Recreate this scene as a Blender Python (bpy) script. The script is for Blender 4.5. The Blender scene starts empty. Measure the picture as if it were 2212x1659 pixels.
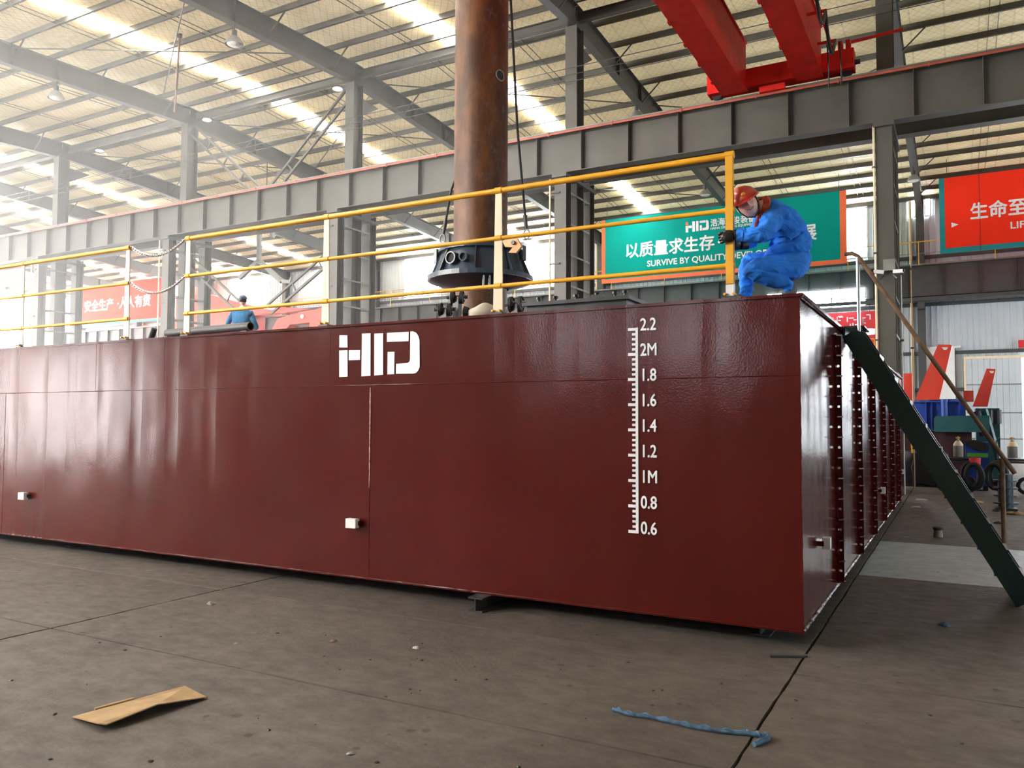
import bpy, bmesh, math, random
from mathutils import Vector as V, Matrix

R = math.radians
random.seed(11)
sc = bpy.context.scene
COL = sc.collection

# ------------------------------------------------------------------ camera
cam = bpy.data.cameras.new('camera')
cam_o = bpy.data.objects.new('camera', cam)
COL.objects.link(cam_o)
cam.sensor_width = 36.0
cam.lens = 1741.4 / 2212 * 36
cam.clip_end = 400
yaw, pit, rol = R(28.8), R(2.64), R(.242)
FWD = V((-math.sin(yaw)*math.cos(pit), math.cos(yaw)*math.cos(pit), math.sin(pit)))
_r = V((math.cos(yaw), math.sin(yaw), 0)); _u = _r.cross(FWD)
r2 = math.cos(rol)*_r + math.sin(rol)*_u
u2 = -math.sin(rol)*_r + math.cos(rol)*_u
CAM = V((.975, -6.075, 1.617))
m = Matrix.Identity(4)
for i in range(3):
    m[i][0], m[i][1], m[i][2], m[i][3] = r2[i], u2[i], -FWD[i], CAM[i]
cam_o.matrix_world = m
sc.camera = cam_o

# ------------------------------------------------------------------ world and exposure
w = bpy.data.worlds.new('world'); sc.world = w; w.use_nodes = True
bg = w.node_tree.nodes['Background']
bg.inputs[0].default_value = (.75, .86, 1, 1); bg.inputs[1].default_value = 1.5
sc.view_settings.view_transform = 'Standard'
sc.view_settings.look = 'None'
sc.view_settings.gamma = 1
sc.view_settings.use_curve_mapping = False
sc.view_settings.exposure = 1.28
sc.cycles.use_denoising = True
sc.cycles.max_bounces = 5
sc.cycles.diffuse_bounces = 3
sc.cycles.glossy_bounces = 3
sc.cycles.use_adaptive_sampling = True
sc.cycles.adaptive_threshold = .15
sc.cycles.adaptive_min_samples = 16
sc.cycles.volume_bounces = 0
sc.cycles.sample_clamp_indirect = 6
sc.cycles.caustics_reflective = False
sc.cycles.caustics_refractive = False
SKYLIGHT = 14.0        # daylight through the translucent roof sheets
WINDOW = 20.0          # daylight in the wall windows
HAZE = .0062           # scattering of the dusty air per metre
GABLE = 14.0          # strength of the unseen left gable panel added to light the haze
DOORS = 20.0            # daylight in the big open doorways and the added camera-side band

# ------------------------------------------------------------------ helpers
class MB:
    def __init__(s): s.v = []; s.f = []
    def add(s, v, f):
        n = len(s.v); s.v += [V(p) for p in v]; s.f += [tuple(i+n for i in q) for q in f]; return s
    def box(s, x0, x1, y0, y1, z0, z1):
        return s.add([(x0,y0,z0),(x1,y0,z0),(x1,y1,z0),(x0,y1,z0),(x0,y0,z1),(x1,y0,z1),(x1,y1,z1),(x0,y1,z1)],
                     [(0,3,2,1),(4,5,6,7),(0,1,5,4),(1,2,6,5),(2,3,7,6),(3,0,4,7)])
    def bar(s, p0, p1, wd, ht, up=(0,0,1), w1=None, h1=None):
        p0, p1 = V(p0), V(p1); d = (p1-p0).normalized(); up = V(up)
        if abs(d.dot(up)) > .98: up = V((0,1,0)) if abs(d.y) < .9 else V((1,0,0))
        sd = d.cross(up).normalized(); u = sd.cross(d).normalized()
        w1 = wd if w1 is None else w1; h1 = ht if h1 is None else h1
        vs = []
        for p, a, b in ((p0, wd, ht), (p1, w1, h1)):
            for i, j in ((-1,-1),(1,-1),(1,1),(-1,1)): vs.append(p + sd*i*a/2 + u*j*b/2)
        return s.add(vs, [(0,1,2,3),(7,6,5,4),(0,4,5,1),(1,5,6,2),(2,6,7,3),(3,7,4,0)])
    def ibeam(s, p0, p1, h, b, tf=.02, tw=.012, up=(0,0,1)):
        p0, p1 = V(p0), V(p1); d = (p1-p0).normalized(); up = V(up)
        sd = d.cross(up).normalized(); u = sd.cross(d).normalized()
        s.bar(p0+u*(h/2-tf/2), p1+u*(h/2-tf/2), b, tf, up)
        s.bar(p0-u*(h/2-tf/2), p1-u*(h/2-tf/2), b, tf, up)
        return s.bar(p0, p1, tw, h-2*tf, up)
    def tube(s, p0, p1, r, n=10, r1=None):
        p0, p1 = V(p0), V(p1); d = (p1-p0).normalized()
        a = V((0,0,1)) if abs(d.z) < .9 else V((1,0,0))
        x = d.cross(a).normalized(); y = d.cross(x)
        r1 = r if r1 is None else r1
        vs = [p0+(x*math.cos(t)+y*math.sin(t))*r for t in [2*math.pi*i/n for i in range(n)]]
        vs += [p1+(x*math.cos(t)+y*math.sin(t))*r1 for t in [2*math.pi*i/n for i in range(n)]]
        fs = [(i,(i+1)%n,n+(i+1)%n,n+i) for i in range(n)] + [tuple(range(n-1,-1,-1)), tuple(range(n,2*n))]
        return s.add(vs, fs)
    def path(s, pts, r, n=8):
        pts = [V(p) for p in pts]; rs = r if isinstance(r, (list,tuple)) else [r]*len(pts)
        vs = []; x = None
        for i, p in enumerate(pts):
            d = (pts[min(i+1,len(pts)-1)]-pts[max(i-1,0)]).normalized()
            if x is None:
                a = V((0,0,1)) if abs(d.z) < .9 else V((1,0,0)); x = d.cross(a).normalized()
            else: x = (x - d*x.dot(d)).normalized()
            y = d.cross(x)
            vs += [p+(x*math.cos(t)+y*math.sin(t))*rs[i] for t in [2*math.pi*k/n for k in range(n)]]
        fs = [(i*n+k, i*n+(k+1)%n, (i+1)*n+(k+1)%n, (i+1)*n+k) for i in range(len(pts)-1) for k in range(n)]
        fs += [tuple(range(n-1,-1,-1)), tuple(range((len(pts)-1)*n, len(pts)*n))]
        return s.add(vs, fs)
    def prism(s, poly, ax, a0, a1):
        n = len(poly)
        mk = {'X': lambda p,a:(a,p[0],p[1]), 'Y': lambda p,a:(p[0],a,p[1]), 'Z': lambda p,a:(p[0],p[1],a)}[ax]
        return s.add([mk(p,a0) for p in poly]+[mk(p,a1) for p in poly],
                     [tuple(range(n)), tuple(range(2*n-1,n-1,-1))]+[(i,n+i,n+(i+1)%n,(i+1)%n) for i in range(n)])
    def lathe(s, prof, c, n=24, M=None, closed=False):
        c = V(c); M = M or Matrix.Identity(3); vs = []
        for rr, z in prof:
            for i in range(n):
                t = 2*math.pi*i/n; vs.append(c + M @ V((rr*math.cos(t), rr*math.sin(t), z)))
        k = len(prof); fs = []
        for j in range(k if closed else k-1):
            j2 = (j+1) % k
            fs += [(j*n+i, j*n+(i+1)%n, j2*n+(i+1)%n, j2*n+i) for i in range(n)]
        if not closed: fs += [tuple(range(n-1,-1,-1)), tuple(range((k-1)*n, k*n))]
        return s.add(vs, fs)
    def ball(s, c, rad, M=None, nu=16, nv=10, fn=None):
        c = V(c); M = M or Matrix.Identity(3); vs = []
        for j in range(nv+1):
            ph = math.pi*j/nv
            for i in range(nu):
                t = 2*math.pi*i/nu
                p = V((math.sin(ph)*math.cos(t), math.sin(ph)*math.sin(t), math.cos(ph)))
                p = V((p.x*rad[0], p.y*rad[1], p.z*rad[2]))
                if fn: p = fn(p)
                vs.append(c + M @ p)
        return s.add(vs, [(j*nu+i, (j+1)*nu+i, (j+1)*nu+(i+1)%nu, j*nu+(i+1)%nu) for j in range(nv) for i in range(nu)])
    def ring(s, c, R_, r_, M=None, n=16, k=8, sy=1.0):
        c = V(c); M = M or Matrix.Identity(3); vs = []
        for i in range(n):
            t = 2*math.pi*i/n
            for j in range(k):
                q = 2*math.pi*j/k
                vs.append(c + M @ V(((R_+r_*math.cos(q))*math.cos(t), (R_*sy+r_*math.cos(q))*math.sin(t), r_*math.sin(q))))
        return s.add(vs, [(i*k+j, ((i+1)%n)*k+j, ((i+1)%n)*k+(j+1)%k, i*k+(j+1)%k) for i in range(n) for j in range(k)])
    def mesh(s, name, mat, org=(0,0,0), smooth=False):
        me = bpy.data.meshes.new(name); o = V(org)
        me.from_pydata([p-o for p in s.v], [], s.f)
        bm = bmesh.new(); bm.from_mesh(me)
        bmesh.ops.remove_doubles(bm, verts=bm.verts, dist=1e-6)
        bmesh.ops.recalc_face_normals(bm, faces=bm.faces)
        bm.to_mesh(me); bm.free()
        if smooth:
            me.polygons.foreach_set('use_smooth', [True]*len(me.polygons))
            try: me.set_sharp_from_angle(angle=R(40))
            except Exception: pass
        if mat is not None:
            for q in (mat if isinstance(mat, (list, tuple)) else [mat]): me.materials.append(q)
        return me

ORG = {}
def tag(o, label=None, cat=None, group=None, kind=None):
    if label: o['label'] = label
    if cat: o['category'] = cat
    if group: o['group'] = group
    if kind: o['kind'] = kind
    return o
def thing(name, label, cat=None, loc=(0,0,0), group=None, kind=None):
    o = bpy.data.objects.new(name, None); COL.objects.link(o); o.location = loc
    o.empty_display_size = .1
    ORG[o.name] = V(loc)
    return tag(o, label, cat, group, kind)
def part(name, mb, mat, parent, smooth=False, label=None, kind=None):
    org = ORG[parent.name]
    o = bpy.data.objects.new(name, mb.mesh(name, mat, org, smooth)); COL.objects.link(o)
    o.parent = parent; ORG[o.name] = org
    return tag(o, label, kind=kind)
def solo(name, mb, mat, label, cat=None, group=None, loc=(0,0,0), smooth=False, kind=None):
    o = bpy.data.objects.new(name, mb.mesh(name, mat, loc, smooth)); COL.objects.link(o)
    o.location = loc; ORG[o.name] = V(loc)
    return tag(o, label, cat, group, kind)
def inst(name, me, parent, loc, rot=None, scale=None):
    o = bpy.data.objects.new(name, me); COL.objects.link(o); o.parent = parent
    o.location = V(loc) - ORG[parent.name]
    if rot is not None: o.rotation_euler = rot
    if scale is not None: o.scale = scale
    ORG[o.name] = V(loc)
    return o
def copy_tree(o, parent=None, off=None):
    c = o.copy(); COL.objects.link(c)
    if parent is not None: c.parent = parent; c.matrix_parent_inverse = o.matrix_parent_inverse.copy()
    if off is not None: c.location = o.location + V(off); ORG[c.name] = ORG.get(o.name, V((0,0,0))) + V(off)
    for ch in o.children: copy_tree(ch, c)
    return c
def frame(f, up=(0,0,1)):
    f = V(f).normalized(); x = V(up).cross(f).normalized(); z = f.cross(x)
    return Matrix((x, f, z)).transposed()          # columns x, y=f, z
def zto(d):                                       # local z axis -> d
    return V((0,0,1)).rotation_difference(V(d).normalized()).to_matrix()

# ------------------------------------------------------------------ materials
def nodes(name):
    mt = bpy.data.materials.new(name); mt.use_nodes = True
    nt = mt.node_tree; b = nt.nodes['Principled BSDF']
    return mt, nt, b
def lk(nt, a, b): nt.links.new(a, b)
def N(nt, t, **kw):
    n = nt.nodes.new(t)
    for k, v in kw.items():
        if k.startswith('i_'):
            key = k[2:]; n.inputs[int(key) if key.isdigit() else key].default_value = v
        else: setattr(n, k, v)
    return n
def ramp(nt, fac, stops):
    r = nt.nodes.new('ShaderNodeValToRGB'); e = r.color_ramp.elements
    while len(e) < len(stops): e.new(.5)
    for q, (p, c) in zip(e, stops): q.position = p; q.color = tuple(c) + (1,) if len(c) == 3 else c
    lk(nt, fac, r.inputs[0]); return r
def mapped(nt, scale=(1,1,1), rot=(0,0,0)):
    g = nt.nodes.new('ShaderNodeNewGeometry'); mp = nt.nodes.new('ShaderNodeMapping')
    mp.inputs['Scale'].default_value = scale; mp.inputs['Rotation'].default_value = rot
    lk(nt, g.outputs['Position'], mp.inputs['Vector']); return mp.outputs['Vector']
def mixc(nt, fac, a, b, mode='MIX'):
    mx = nt.nodes.new('ShaderNodeMix'); mx.data_type = 'RGBA'; mx.blend_type = mode
    for s, val in ((0, fac), (6, a), (7, b)):
        if hasattr(val, 'links'): lk(nt, val, mx.inputs[s])
        elif s == 0: mx.inputs[0].default_value = val
        else: mx.inputs[s].default_value = tuple(val) + (1,)
    return mx.outputs[2]
def paint(name, col, rough=.5, metal=0, var=.18, vscale=3.0, bump=0, bscale=40, coat=0, spec=.5):
    mt, nt, b = nodes(name)
    vec = mapped(nt)
    nz = N(nt, 'ShaderNodeTexNoise', i_Scale=vscale, i_Detail=4.0); lk(nt, vec, nz.inputs['Vector'])
    c0 = tuple(max(0, x*(1-var)) for x in col); c1 = tuple(min(1, x*(1+var)) for x in col)
    r = ramp(nt, nz.outputs['Fac'], [(.3, c0), (.7, c1)])
    lk(nt, r.outputs[0], b.inputs['Base Color'])
    b.inputs['Roughness'].default_value = rough; b.inputs['Metallic'].default_value = metal
    b.inputs['Specular IOR Level'].default_value = spec
    if coat: b.inputs['Coat Weight'].default_value = coat; b.inputs['Coat Roughness'].default_value = .1
    if bump:
        n2 = N(nt, 'ShaderNodeTexNoise', i_Scale=bscale, i_Detail=2.0); lk(nt, vec, n2.inputs['Vector'])
        bp = N(nt, 'ShaderNodeBump', i_Strength=bump, i_Distance=.01); lk(nt, n2.outputs['Fac'], bp.inputs['Height'])
        lk(nt, bp.outputs[0], b.inputs['Normal'])
    return mt
def glow(name, col, strength):
    mt, nt, b = nodes(name)
    b.inputs['Base Color'].default_value = (.8,.8,.8,1)
    b.inputs['Emission Color'].default_value = tuple(col)+(1,)
    b.inputs['Emission Strength'].default_value = strength
    return mt

def m_floor(name, a, b_, c_, ro=(.75,.5)):
    mt, nt, b = nodes(name)
    vec = mapped(nt)
    n1 = N(nt, 'ShaderNodeTexNoise', i_Scale=.55, i_Detail=6.0, i_Roughness=.65); lk(nt, vec, n1.inputs['Vector'])
    r1 = ramp(nt, n1.outputs['Fac'], [(.28, a), (.5, b_), (.75, c_)])
    vec2 = mapped(nt, (1.6, 2.6, 1), (0, 0, R(12)))
    n2 = N(nt, 'ShaderNodeTexNoise', i_Scale=3.0, i_Detail=5.0, i_Roughness=.7); lk(nt, vec2, n2.inputs['Vector'])
    r2_ = ramp(nt, n2.outputs['Fac'], [(.3, (.74,.73,.72)), (.62, (1.08,1.08,1.08))])
    c1 = mixc(nt, 1.0, r1.outputs[0], r2_.outputs[0], 'MULTIPLY')
    n3 = N(nt, 'ShaderNodeTexVoronoi', i_Scale=7.0); lk(nt, vec, n3.inputs['Vector'])
    n3b = N(nt, 'ShaderNodeTexNoise', i_Scale=2.2); lk(nt, vec, n3b.inputs['Vector'])
    ad = N(nt, 'ShaderNodeMath', operation='ADD'); lk(nt, n3.outputs['Distance'], ad.inputs[0])
    sb = N(nt, 'ShaderNodeMath', operation='MULTIPLY_ADD'); lk(nt, n3b.outputs['Fac'], sb.inputs[0]); sb.inputs[1].default_value = -1.0; sb.inputs[2].default_value = .5
    lk(nt, sb.outputs[0], ad.inputs[1])
    r3 = ramp(nt, ad.outputs[0], [(.0, (.45,.42,.4)), (.06, (1,1,1))])
    c2 = mixc(nt, 1.0, c1, r3.outputs[0], 'MULTIPLY')
    oi = N(nt, 'ShaderNodeObjectInfo')
    r4 = ramp(nt, oi.outputs['Random'], [(0, (.88,.88,.88)), (1, (1.08,1.08,1.08))])
    c3 = mixc(nt, 1.0, c2, r4.outputs[0], 'MULTIPLY')
    lk(nt, c3, b.inputs['Base Color'])
    rr = ramp(nt, n2.outputs['Fac'], [(.3, (ro[0],)*3), (.7, (ro[1],)*3)])
    lk(nt, rr.outputs[0], b.inputs['Roughness'])
    n5 = N(nt, 'ShaderNodeTexNoise', i_Scale=38.0, i_Detail=4.0); lk(nt, vec, n5.inputs['Vector'])
    bp = N(nt, 'ShaderNodeBump', i_Strength=.35, i_Distance=.006); lk(nt, n5.outputs['Fac'], bp.inputs['Height'])
    lk(nt, bp.outputs[0], b.inputs['Normal'])
    return mt

def m_hull():
    mt, nt, b = nodes('hull_red_paint')
    vec = mapped(nt)
    n1 = N(nt, 'ShaderNodeTexNoise', i_Scale=.9, i_Detail=5.0); lk(nt, vec, n1.inputs['Vector'])
    r1 = ramp(nt, n1.outputs['Fac'], [(.3, (.060,.0048,.0035)), (.7, (.080,.0075,.0056))])
    lk(nt, r1.outputs[0], b.inputs['Base Color'])
    n4 = N(nt, 'ShaderNodeTexNoise', i_Scale=1.7, i_Detail=3.0); lk(nt, vec, n4.inputs['Vector'])
    rr = ramp(nt, n4.outputs['Fac'], [(.25, (.11,.11,.11)), (.75, (.19,.19,.19))])
    lk(nt, rr.outputs[0], b.inputs['Roughness'])
    b.inputs['Specular IOR Level'].default_value = .30
    vw = mapped(nt, (1.0, 1.0, .55))
    n2 = N(nt, 'ShaderNodeTexNoise', i_Scale=2.1, i_Detail=1.0); lk(nt, vw, n2.inputs['Vector'])
    b1 = N(nt, 'ShaderNodeBump', i_Strength=.5, i_Distance=.022); lk(nt, n2.outputs['Fac'], b1.inputs['Height'])
    n3 = N(nt, 'ShaderNodeTexNoise', i_Scale=62.0, i_Detail=2.5); lk(nt, vec, n3.inputs['Vector'])
    b2 = N(nt, 'ShaderNodeBump', i_Strength=.20, i_Distance=.004); lk(nt, n3.outputs['Fac'], b2.inputs['Height'])
    wv = N(nt, 'ShaderNodeTexWave', i_Scale=.515, i_Distortion=.5); wv.bands_direction = 'X'; lk(nt, vec, wv.inputs['Vector'])
    rw = ramp(nt, wv.outputs['Fac'], [(.0, (0,0,0)), (.25, (.8,.8,.8)), (1, (1,1,1))])     # plating drawn in over the frames behind it
    b3 = N(nt, 'ShaderNodeBump', i_Strength=.24, i_Distance=.008); lk(nt, rw.outputs[0], b3.inputs['Height'])
    lk(nt, b1.outputs[0], b3.inputs['Normal']); lk(nt, b3.outputs[0], b2.inputs['Normal']); lk(nt, b2.outputs[0], b.inputs['Normal'])
    return mt

def m_roof():
    mt, nt, b = nodes('roof_insulation')
    vec = mapped(nt)
    n1 = N(nt, 'ShaderNodeTexNoise', i_Scale=.8, i_Detail=5.0); lk(nt, vec, n1.inputs['Vector'])
    r1 = ramp(nt, n1.outputs['Fac'], [(.3, (.78,.61,.35)), (.7, (.97,.81,.50))])
    out = r1.outputs[0]
    for ang in (38, -38):
        vm = mapped(nt, (1,1,1), (0,0,R(ang)))
        wv = N(nt, 'ShaderNodeTexWave', i_Scale=1.6, i_Distortion=.6); wv.bands_direction = 'X'
        lk(nt, vm, wv.inputs['Vector'])
        rw = ramp(nt, wv.outputs['Fac'], [(.0, (.5,.46,.38)), (.08, (1,1,1))])
        out = mixc(nt, .55, out, rw.outputs[0], 'MULTIPLY')
    vs = mapped(nt, (1,1,1))
    ws = N(nt, 'ShaderNodeTexWave', i_Scale=.35, i_Distortion=.3); ws.bands_direction = 'X'; lk(nt, vs, ws.inputs['Vector'])
    rs = ramp(nt, ws.outputs['Fac'], [(.0, (.5,.46,.4)), (.015, (1,1,1))])
    out = mixc(nt, .5, out, rs.outputs[0], 'MULTIPLY')
    lk(nt, out, b.inputs['Base Color']); b.inputs['Roughness'].default_value = .55
    n2 = N(nt, 'ShaderNodeTexNoise', i_Scale=3.2, i_Detail=3.0); lk(nt, vec, n2.inputs['Vector'])
    bp = N(nt, 'ShaderNodeBump', i_Strength=.6, i_Distance=.08); lk(nt, n2.outputs['Fac'], bp.inputs['Height'])
    lk(nt, bp.outputs[0], b.inputs['Normal'])
    tl = N(nt, 'ShaderNodeBsdfTranslucent'); tl.inputs['Color'].default_value = (.97,.74,.38,1)
    ms = N(nt, 'ShaderNodeMixShader', i_0=.09)
    lk(nt, b.outputs[0], ms.inputs[1]); lk(nt, tl.outputs[0], ms.inputs[2])
    lk(nt, ms.outputs[0], nt.nodes['Material Output'].inputs['Surface'])
    return mt

def m_rust():
    mt, nt, b = nodes('rusty_spud_steel')
    vec = mapped(nt, (1,1,.35))
    n1 = N(nt, 'ShaderNodeTexNoise', i_Scale=3.2, i_Detail=8.0, i_Roughness=.7); lk(nt, vec, n1.inputs['Vector'])
    r1 = ramp(nt, n1.outputs['Fac'], [(.25, (.022,.010,.005)), (.45, (.07,.026,.009)), (.62, (.15,.055,.014)), (.8, (.09,.04,.016))])
    vec2 = mapped(nt, (1,1,.8))
    n2 = N(nt, 'ShaderNodeTexNoise', i_Scale=6.5, i_Detail=8.0, i_Roughness=.75); lk(nt, vec2, n2.inputs['Vector'])
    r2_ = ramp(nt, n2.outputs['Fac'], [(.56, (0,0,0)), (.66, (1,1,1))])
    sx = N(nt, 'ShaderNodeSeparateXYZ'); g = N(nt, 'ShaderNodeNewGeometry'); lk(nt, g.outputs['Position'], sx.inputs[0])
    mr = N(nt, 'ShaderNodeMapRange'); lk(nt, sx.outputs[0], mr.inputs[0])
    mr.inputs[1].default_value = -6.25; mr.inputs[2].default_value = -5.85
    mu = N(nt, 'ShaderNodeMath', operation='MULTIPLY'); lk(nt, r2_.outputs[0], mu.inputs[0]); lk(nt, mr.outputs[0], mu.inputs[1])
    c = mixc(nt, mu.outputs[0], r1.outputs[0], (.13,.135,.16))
    lk(nt, c, b.inputs['Base Color']); b.inputs['Roughness'].default_value = .5; b.inputs['Metallic'].default_value = .15
    bp = N(nt, 'ShaderNodeBump', i_Strength=.4, i_Distance=.01); lk(nt, n2.outputs['Fac'], bp.inputs['Height'])
    lk(nt, bp.outputs[0], b.inputs['Normal'])
    return mt

def m_fabric(name, col, sc_=7.0):
    mt, nt, b = nodes(name)
    vec = mapped(nt)
    n1 = N(nt, 'ShaderNodeTexNoise', i_Scale=sc_, i_Detail=4.0); lk(nt, vec, n1.inputs['Vector'])
    r1 = ramp(nt, n1.outputs['Fac'], [(.3, tuple(x*.72 for x in col)), (.65, col)])
    lk(nt, r1.outputs[0], b.inputs['Base Color']); b.inputs['Roughness'].default_value = .85
    vm = mapped(nt, (1,1,1.8), (R(25), R(20), 0))
    n2 = N(nt, 'ShaderNodeTexNoise', i_Scale=sc_*1.1, i_Detail=2.0, i_Distortion=.8); lk(nt, vm, n2.inputs['Vector'])
    bp = N(nt, 'ShaderNodeBump', i_Strength=1.0, i_Distance=.035); lk(nt, n2.outputs['Fac'], bp.inputs['Height'])
    lk(nt, bp.outputs[0], b.inputs['Normal'])
    return mt

M = dict(
    hull=m_hull(), roof=m_roof(), rust=m_rust(),
    floor=m_floor('concrete_floor', (.064,.052,.043), (.104,.087,.072), (.14,.118,.099)),
    floor_sheen=m_floor('concrete_floor_painted_sheen', (.30,.40,.43), (.38,.49,.53), (.45,.56,.60), (.45,.3)),  # cool daylight reflection painted in as a paler, bluer concrete colour
    joint=paint('joint_dirt', (.025,.022,.02), .9),
    steel=paint('grey_steel_paint', (.083,.076,.063), .5, var=.12, vscale=1.2),
    steel_dk=paint('dark_grey_steel', (.05,.051,.053), .5, var=.15),
    steel_pl=paint('pale_grey_steel', (.22,.22,.20), .5, var=.1),
    wall=paint('wall_sheet_blue_grey', (.52,.575,.62), .5, var=.06, vscale=.6),
    wall_dim=paint('wall_sheet_plain', (.42,.42,.40), .6, var=.08, vscale=.6),
    red=paint('crane_red', (.60,.018,.012), .45, var=.14, spec=.15),
    red2=paint('machine_red', (.62,.05,.028), .4, var=.08),
    redbar=paint('conductor_red', (.38,.085,.05), .5),
    yellow=paint('rail_yellow', (.78,.38,.012), .4, var=.1),
    cream=paint('post_cream', (.78,.66,.46), .5, var=.06),
    white=paint('white_paint', (.80,.80,.80), .5, var=.03),
    mark=paint('mark_white', (.78,.78,.80), .45, var=.02),
    green=paint('stair_green', (.006,.026,.022), .35, var=.15),
    black=paint('black_paint', (.014,.015,.017), .4, var=.2),
    navy=paint('collar_blue_black', (.028,.045,.065), .3, var=.2),
    blue=paint('machine_blue', (.012,.06,.36), .4, var=.12),
    teal=paint('machine_teal', (.02,.10,.11), .45, var=.12),
    maroon=paint('machine_maroon', (.05,.01,.012), .5),
    rustbar=paint('rusty_pipe', (.17,.10,.055), .6, var=.4, vscale=12),
    chrome=paint('bright_metal', (.6,.6,.6), .2, metal=1, var=.05),
    ban_g=paint('banner_green', (.0,.28,.235), .7, var=.04, vscale=.5, spec=.1),
    ban_r=paint('banner_red', (.90,.034,.012), .7, var=.04, vscale=.5, spec=.1),
    ban_o=paint('banner_orange', (.82,.14,.04), .6, var=.03),
    ban_t=paint('banner_teal', (.0,.22,.24), .6, var=.03),
    poster=paint('poster_red', (.62,.02,.03), .5, var=.05),
    card=paint('cardboard', (.40,.26,.125), .8, var=.15, vscale=9),
    rope_b=paint('rope_blue', (.055,.115,.19), .8, var=.5, vscale=22),
    skin=paint('skin', (.92,.56,.43), .5, var=.08, vscale=20),
    lip=paint('lip', (.42,.12,.10), .45),
    coverall=m_fabric('coverall_blue', (.016,.23,.90)),
    shirt=m_fabric('shirt_blue', (.02,.16,.34)),
    collar_o=m_fabric('collar_orange', (.75,.10,.03), 30),
    glove=paint('black_leather', (.016,.015,.015), .35, var=.3, bump=.6, bscale=60),
    helmet=paint('helmet_red', (.50,.035,.025), .3, var=.08, coat=.3),
    helmet_b=paint('helmet_blue_grey', (.12,.14,.22), .4),
    hair=paint('hair_black', (.012,.010,.010), .5),
    shoe=paint('shoe_grey', (.12,.13,.14), .7),
    tan=paint('tan_orange', (.50,.27,.09), .5),
    canvas=paint('canvas_sack', (.62,.56,.46), .8),
    rubber=paint('rubber_black', (.012,.012,.013), .6),
    cylgrey=paint('cylinder_grey', (.22,.20,.17), .55),
    lampglass=paint('lamp_glass', (.85,.85,.80), .3),
    brass=paint('brass', (.5,.33,.1), .4, metal=.6),
    litter=paint('litter_paper', (.42,.40,.37), .8),
    dark=paint('grime', (.03,.028,.026), .8),
    sky=glow('skylight_daylight', (1,.97,.90), SKYLIGHT),
    win=glow('window_daylight', (.90,.95,1), WINDOW),
    door=glow('doorway_daylight', (1,.97,.92), DOORS),
    door2=glow('doorway_daylight_hazy', (1,.98,.95), 8.0),
    door3=glow('right_fill_glow', (.80,.92,1), 1.4),  # glow of the added panels in the right end wall
    door3b=glow('window_bank_daylight', (.90,.95,1), 3.6),
    gable=glow('gable_fill_glow', (1,.98,.95), GABLE),
    lampon=glow('floodlight_face', (.9,.95,1), 2.0),
)

def text_mesh(name, body, size, mat, bold=0.0, ext=.004, align='LEFT', sx=1.0):
    cu = bpy.data.curves.new(name, 'FONT'); cu.body = body; cu.size = size
    cu.extrude = ext; cu.align_x = align; cu.resolution_u = 3
    o = bpy.data.objects.new(name, cu); COL.objects.link(o)
    dg = bpy.context.evaluated_depsgraph_get()
    src = bpy.data.meshes.new_from_object(o.evaluated_get(dg))
    bpy.data.objects.remove(o); bpy.data.curves.remove(cu)
    if sx != 1.0: src.transform(Matrix.Diagonal((sx,1,1,1)))
    if bold:                                   # heavier strokes: the same glyphs laid side by side
        bm = bmesh.new()
        for i, (dx, dy) in enumerate(((0,0),(bold,0),(-bold,0),(0,bold),(0,-bold))):
            c = src.copy(); c.transform(Matrix.Translation((dx,dy,.0002*i))); bm.from_mesh(c); bpy.data.meshes.remove(c)
        bm.to_mesh(src); bm.free()
    src.materials.clear(); src.materials.append(mat); src.name = name
    return src
def text_on(parent, name, body, size, mat, loc, bold=0.0, sx=1.0, align='LEFT', label=None):
    me = text_mesh(name, body, size, mat, bold, .003, align, sx)
    o = inst(name, me, parent, loc, (R(90), 0, 0))
    if label: o['label'] = label
    return o

ORD = ['first','second','third','fourth','fifth','sixth','seventh','eighth','ninth','tenth']

# ================================================================== THE SETTING
X0, BAY, YC, YW = -.35, 8.22, 15.0, 37.4
XL, XR, YF = -70.0, 14.0, -15.0
def roof_z(y): return 13.98 - (.045*(YC-y) if y < YC else .06*(y-YC))

# floor: a dirty bed with concrete slabs laid on it, open joints between them
fl = solo('floor', MB().box(XL-1, XR+1, YF-1, YW+1, -.20, -.03), M['joint'], 'stained brown-grey concrete workshop floor cut into slabs', kind='structure')
xs = [XL, -62, -54, -46, -38, -30, -22, -15.6, -10.4, -5.2, .03, 5.2, XR]
ysl = [YF, -10.2, -6.1, -2.25, -.58, 3.3, 6.15, 10.4, 14.6, 19, 24, 30, YW]
g = .009
for i in range(len(xs)-1):
    for j in range(len(ysl)-1):
        x0, x1, y0, y1 = xs[i]+g, xs[i+1]-g, ysl[j]+g, ysl[j+1]-g
        mb = MB(); n = 14
        def edge(p, q):
            return [(p[0]+(q[0]-p[0])*t/n + random.uniform(-.005,.005), p[1]+(q[1]-p[1])*t/n + random.uniform(-.005,.005)) for t in range(n)]
        poly = edge((x0,y0),(x1,y0)) + edge((x1,y0),(x1,y1)) + edge((x1,y1),(x0,y1)) + edge((x0,y1),(x0,y0))
        mb.prism(poly, 'Z', -.03, random.uniform(-.003, 0))
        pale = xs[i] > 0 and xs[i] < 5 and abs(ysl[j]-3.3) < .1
        part('slab', mb, M['floor_sheen' if pale else 'floor'], fl, label='concrete slab with a cool daylight reflection painted into its colour' if pale else None)

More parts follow.
